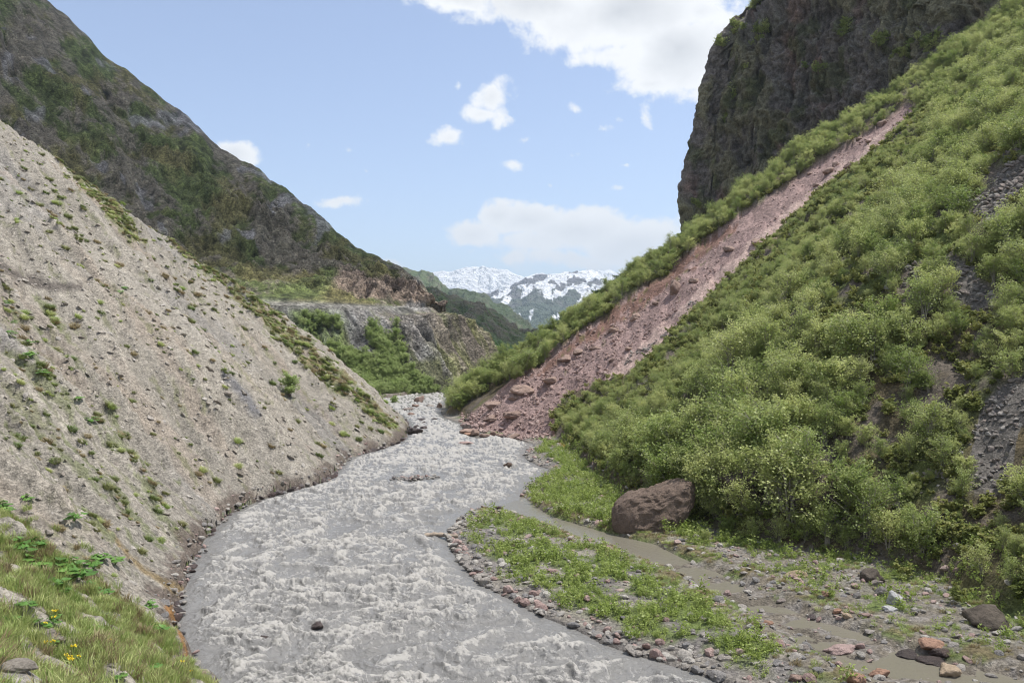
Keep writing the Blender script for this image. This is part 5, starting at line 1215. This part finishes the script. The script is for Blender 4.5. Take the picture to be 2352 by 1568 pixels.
def broadleaf(seed):
    q = np.random.default_rng(seed); stems, blades = [], []
    for s in range(9):
        a = s * 2.4 + q.uniform(-.4, .4); l = q.uniform(.12, .38); h = q.uniform(.12, .34); tip = np.array([math.cos(a) * l, math.sin(a) * l, h])
        stems.append(tube([(0, 0, -.03), tip * (.5, .5, .65), tip], .010, .006, 4))
        R = q.uniform(.09, .19); nn = 12; d = np.array([math.cos(a), math.sin(a), 0]); sd = np.array([-d[1], d[0], 0]); V = [tip]
        for k in range(nn + 1):
            th = -2.7 + 5.4 * k / nn; rr = R * (1 + .10 * math.sin(k * 2.6)) * (1.15 if abs(th) < .6 else 1); V.append(tip + d * rr * math.cos(th) + sd * rr * math.sin(th) + np.array([0, 0, .03 * math.cos(2 * th) - .04 * math.cos(th) - .02]))
        blades.append((np.array(V), np.array([(0, k + 1, k + 2) for k in range(nn)])))
    return ("stem", mesh_raw("stem", *merge(stems), 4, M_BROAD)), ("leaf", mesh_raw("leaf", *merge(blades), 3, M_BROAD, False))
BL = [broadleaf(900 + i) for i in range(3)]
spots = [(60,1290),(80,1310),(120,1305),(30,1250),(160,1320),(130,1345),(165,1300),(190,1330),(85,1255),(205,1355),(230,1370),(150,1360),(50,1270),(220,1290),(215,1305),(235,1285),(265,1295),(110,1440),(125,1425),(60,1395),(115,1485),(195,1430),(240,1470),(250,1492),(300,1530),(275,1560),(330,1500),(355,1455),(175,1520),(20,1430),(5,1165),(10,1180),(250,1460),(345,1395),(20,770),(30,745),(65,790),(70,820),(15,700),(100,860),(180,920),(210,970),(275,675),(285,665),(170,1195),(60,1150),(220,1450),(145,1400),(95,1360),(350,1540)]
for i, (px, py) in enumerate(spots):
    x, y, z = hit3(px, py); e = empty("broadleaf_plant", (x, y, z), i * 1.3, (.42 + .3 * ((i * 7) % 5) / 5 + (.55 if y > 30 else 0))); up = py < 1240
    tag(e, "dark green leafy clump on the middle of the shale slope" if up else "broad-leaved green plant in the grass of the near left slope", "plant", "leafy clumps on the middle slope" if up else "broad-leaved plants on the near slope")
    for cn, cm in BL[i % 3]: link(cn, cm, e)
M_YEL = plain_mat("yellow_petals", (.80, .62, .02), .5, 5, .1); M_STEM = plain_mat("green_stem", (.12, .2, .05))
def flower(seed):
    q = np.random.default_rng(seed); st = [tube([(0, 0, -.05), (.02, .01, .25), (.05, .02, .52)], .006, .004, 4)]; c = []
    for k in range(6):
        a = k * 2.2; t = np.array([.05 + .07 * math.cos(a), .02 + .07 * math.sin(a), .55 + .04 * q.uniform(-1, 1)]); st.append(tube([(.04, .015, .42), t], .004, .003, 4)); c += [t + q.normal(0, .016, 3) for _ in range(9)]
    return ("stem", mesh_raw("stem", *merge(st), 4, M_STEM)), ("flower_head", mesh_raw("flower_head", *leaves(np.array(c), .045, q, 1.0, 1.1), 4, M_YEL, False))
FLW = [flower(950), flower(951)]
for i, (px, py, lb) in enumerate([(101,1455,"topmost"),(122,1448,"behind"),(128,1440,"a"),(155,1530,"largest"),(163,1540,"b"),(168,1520,"c"),(178,1532,"d"),(158,1545,"e"),(165,1556,"f"),(108,1500,"g"),(125,1503,"h"),(250,1500,"i"),(368,1520,"j"),(606 - 0,1560,"k"),(420,1548,"l"),(440,1560,"m"),(27,1408,"n")][:16]):
    if px > 560: continue
    x, y, z = hit3(px, py); e = empty("yellow_flower", (x, y, z), i, .5 + .12 * (i % 3))
    tag(e, "yellow wildflower in the cluster beside the rocks at the bottom left" if 140 < px < 190 else "yellow wildflower standing apart in the near left grass", "flower", "clustered yellow flowers" if 140 < px < 190 else "scattered yellow flowers")
    for cn, cm in FLW[i % 2]: link(cn, cm, e)
for i, (px, py, w, hf, lb) in enumerate([(30,1540,100,.3,"layered dark slate rock in the bottom left corner"),(95,1470,70,.35,"pale flat rock embedded in grass left of the yellow flowers"),(110,1225,20,.6,"pale pinkish rock on the left slope above the green corner"),(143,1200,20,.6,"light round rock right of the pinkish one on the left slope"),(70,1180-0,14,.5,"small light rock high in the left corner grass"),(765,1030,26,.3,"dark slab beside the bluish streak of the shale slope"),(520,905,26,.35,"flat dark slab on the pale slope left of the lone bush"),(518,870,18,.4,"small slab above the flat dark one on the pale slope")]):
    if i == 5: continue
    B("slope_rock", px, py, w, hf, MR_shale, lb, cat="rock", seed=150 + i)

# ---- cloud out of view, its outline shaped to shade the left mountain and far slope
def shading_cloud(name, outline, label, seed):
    k = SUN.x / SUN.z, SUN.y / SUN.z; ZC = 2300.0
    pl = [(x + k[0] * ZC, y + k[1] * ZC) for x, y in outline]; xs = [p[0] for p in pl]; ys = [p[1] for p in pl]
    n = 150; X, Y = np.meshgrid(np.linspace(min(xs) - 60, max(xs) + 60, n), np.linspace(min(ys) - 60, max(ys) + 60, n), indexing='ij')
    d = dline(X, Y, pl + pl[:1]); d = np.where(inpoly(X, Y, pl), d, -d) + 9 * fbm(X / 60, Y / 60, 4, seed)
    th = np.sqrt(np.clip(d, 0, None) * 9) * (1 + .35 * fbm(X / 50, Y / 50, 4, seed + 1)); k_ = (d > 0); keep = k_[:-1, :-1] & k_[1:, :-1] & k_[:-1, 1:] & k_[1:, 1:]
    Vt = np.stack([X, Y, ZC + th], -1).reshape(-1, 3); Vb = np.stack([X, Y, ZC - .25 * th - 1], -1).reshape(-1, 3); f = grid_faces(n, n, keep)
    m, nt, N, L, out = new_mat(name + "_vapour"); dfs = N.new('ShaderNodeBsdfDiffuse'); dfs.inputs[0].default_value = (.9, .9, .92, 1); tr = N.new('ShaderNodeBsdfTranslucent'); tr.inputs[0].default_value = (.9, .9, .92, 1)
    ms = N.new('ShaderNodeMixShader'); ms.inputs[0].default_value = .25; L.new(dfs.outputs[0], ms.inputs[1]); L.new(tr.outputs[0], ms.inputs[2]); tp = N.new('ShaderNodeBsdfTransparent'); m2 = N.new('ShaderNodeMixShader'); m2.inputs[0].default_value = .36; L.new(ms.outputs[0], m2.inputs[1]); L.new(tp.outputs[0], m2.inputs[2]); L.new(m2.outputs[0], out.inputs[0])
    me = mesh_raw(name, np.concatenate([Vt, Vb]), np.concatenate([f, f[:, ::-1] + n * n]), 4, m)
    tag(link(name, me), label, None, None, "structure")
shading_cloud("cloud", [(-900,150),(-300,190),(-190,205),(-130,228),(-90,246),(-50,258),(-15,268),(60,280),(100,240),(400,220),(600,400),(500,1000),(-100,1250),(-800,1300),(-1100,700)], "broad cumulus out of view over the valley, shaped for its shadow", 1001)

# ---- air
def haze():
    x0, x1, y0, y1, z0, z1 = -9000, 9000, -200, 13500, -10, 1150
    V = [(x, y, z) for z in (z0, z1) for y in (y0, y1) for x in (x0, x1)]
    Fc = [(0, 2, 3, 1), (4, 5, 7, 6), (0, 1, 5, 4), (2, 6, 7, 3), (0, 4, 6, 2), (1, 3, 7, 5)]
    m, nt, N, L, out = new_mat("air_haze"); v = N.new('ShaderNodeVolumePrincipled'); L.new(v.outputs[0], out.inputs['Volume'])
    v.inputs['Color'].default_value = (.72, .86, 1, 1); v.inputs['Density'].default_value = 8e-5; v.inputs['Anisotropy'].default_value = .2
    tag(link("haze", mesh_raw("haze", V, Fc, 4, m, False)), kind="stuff")
haze()
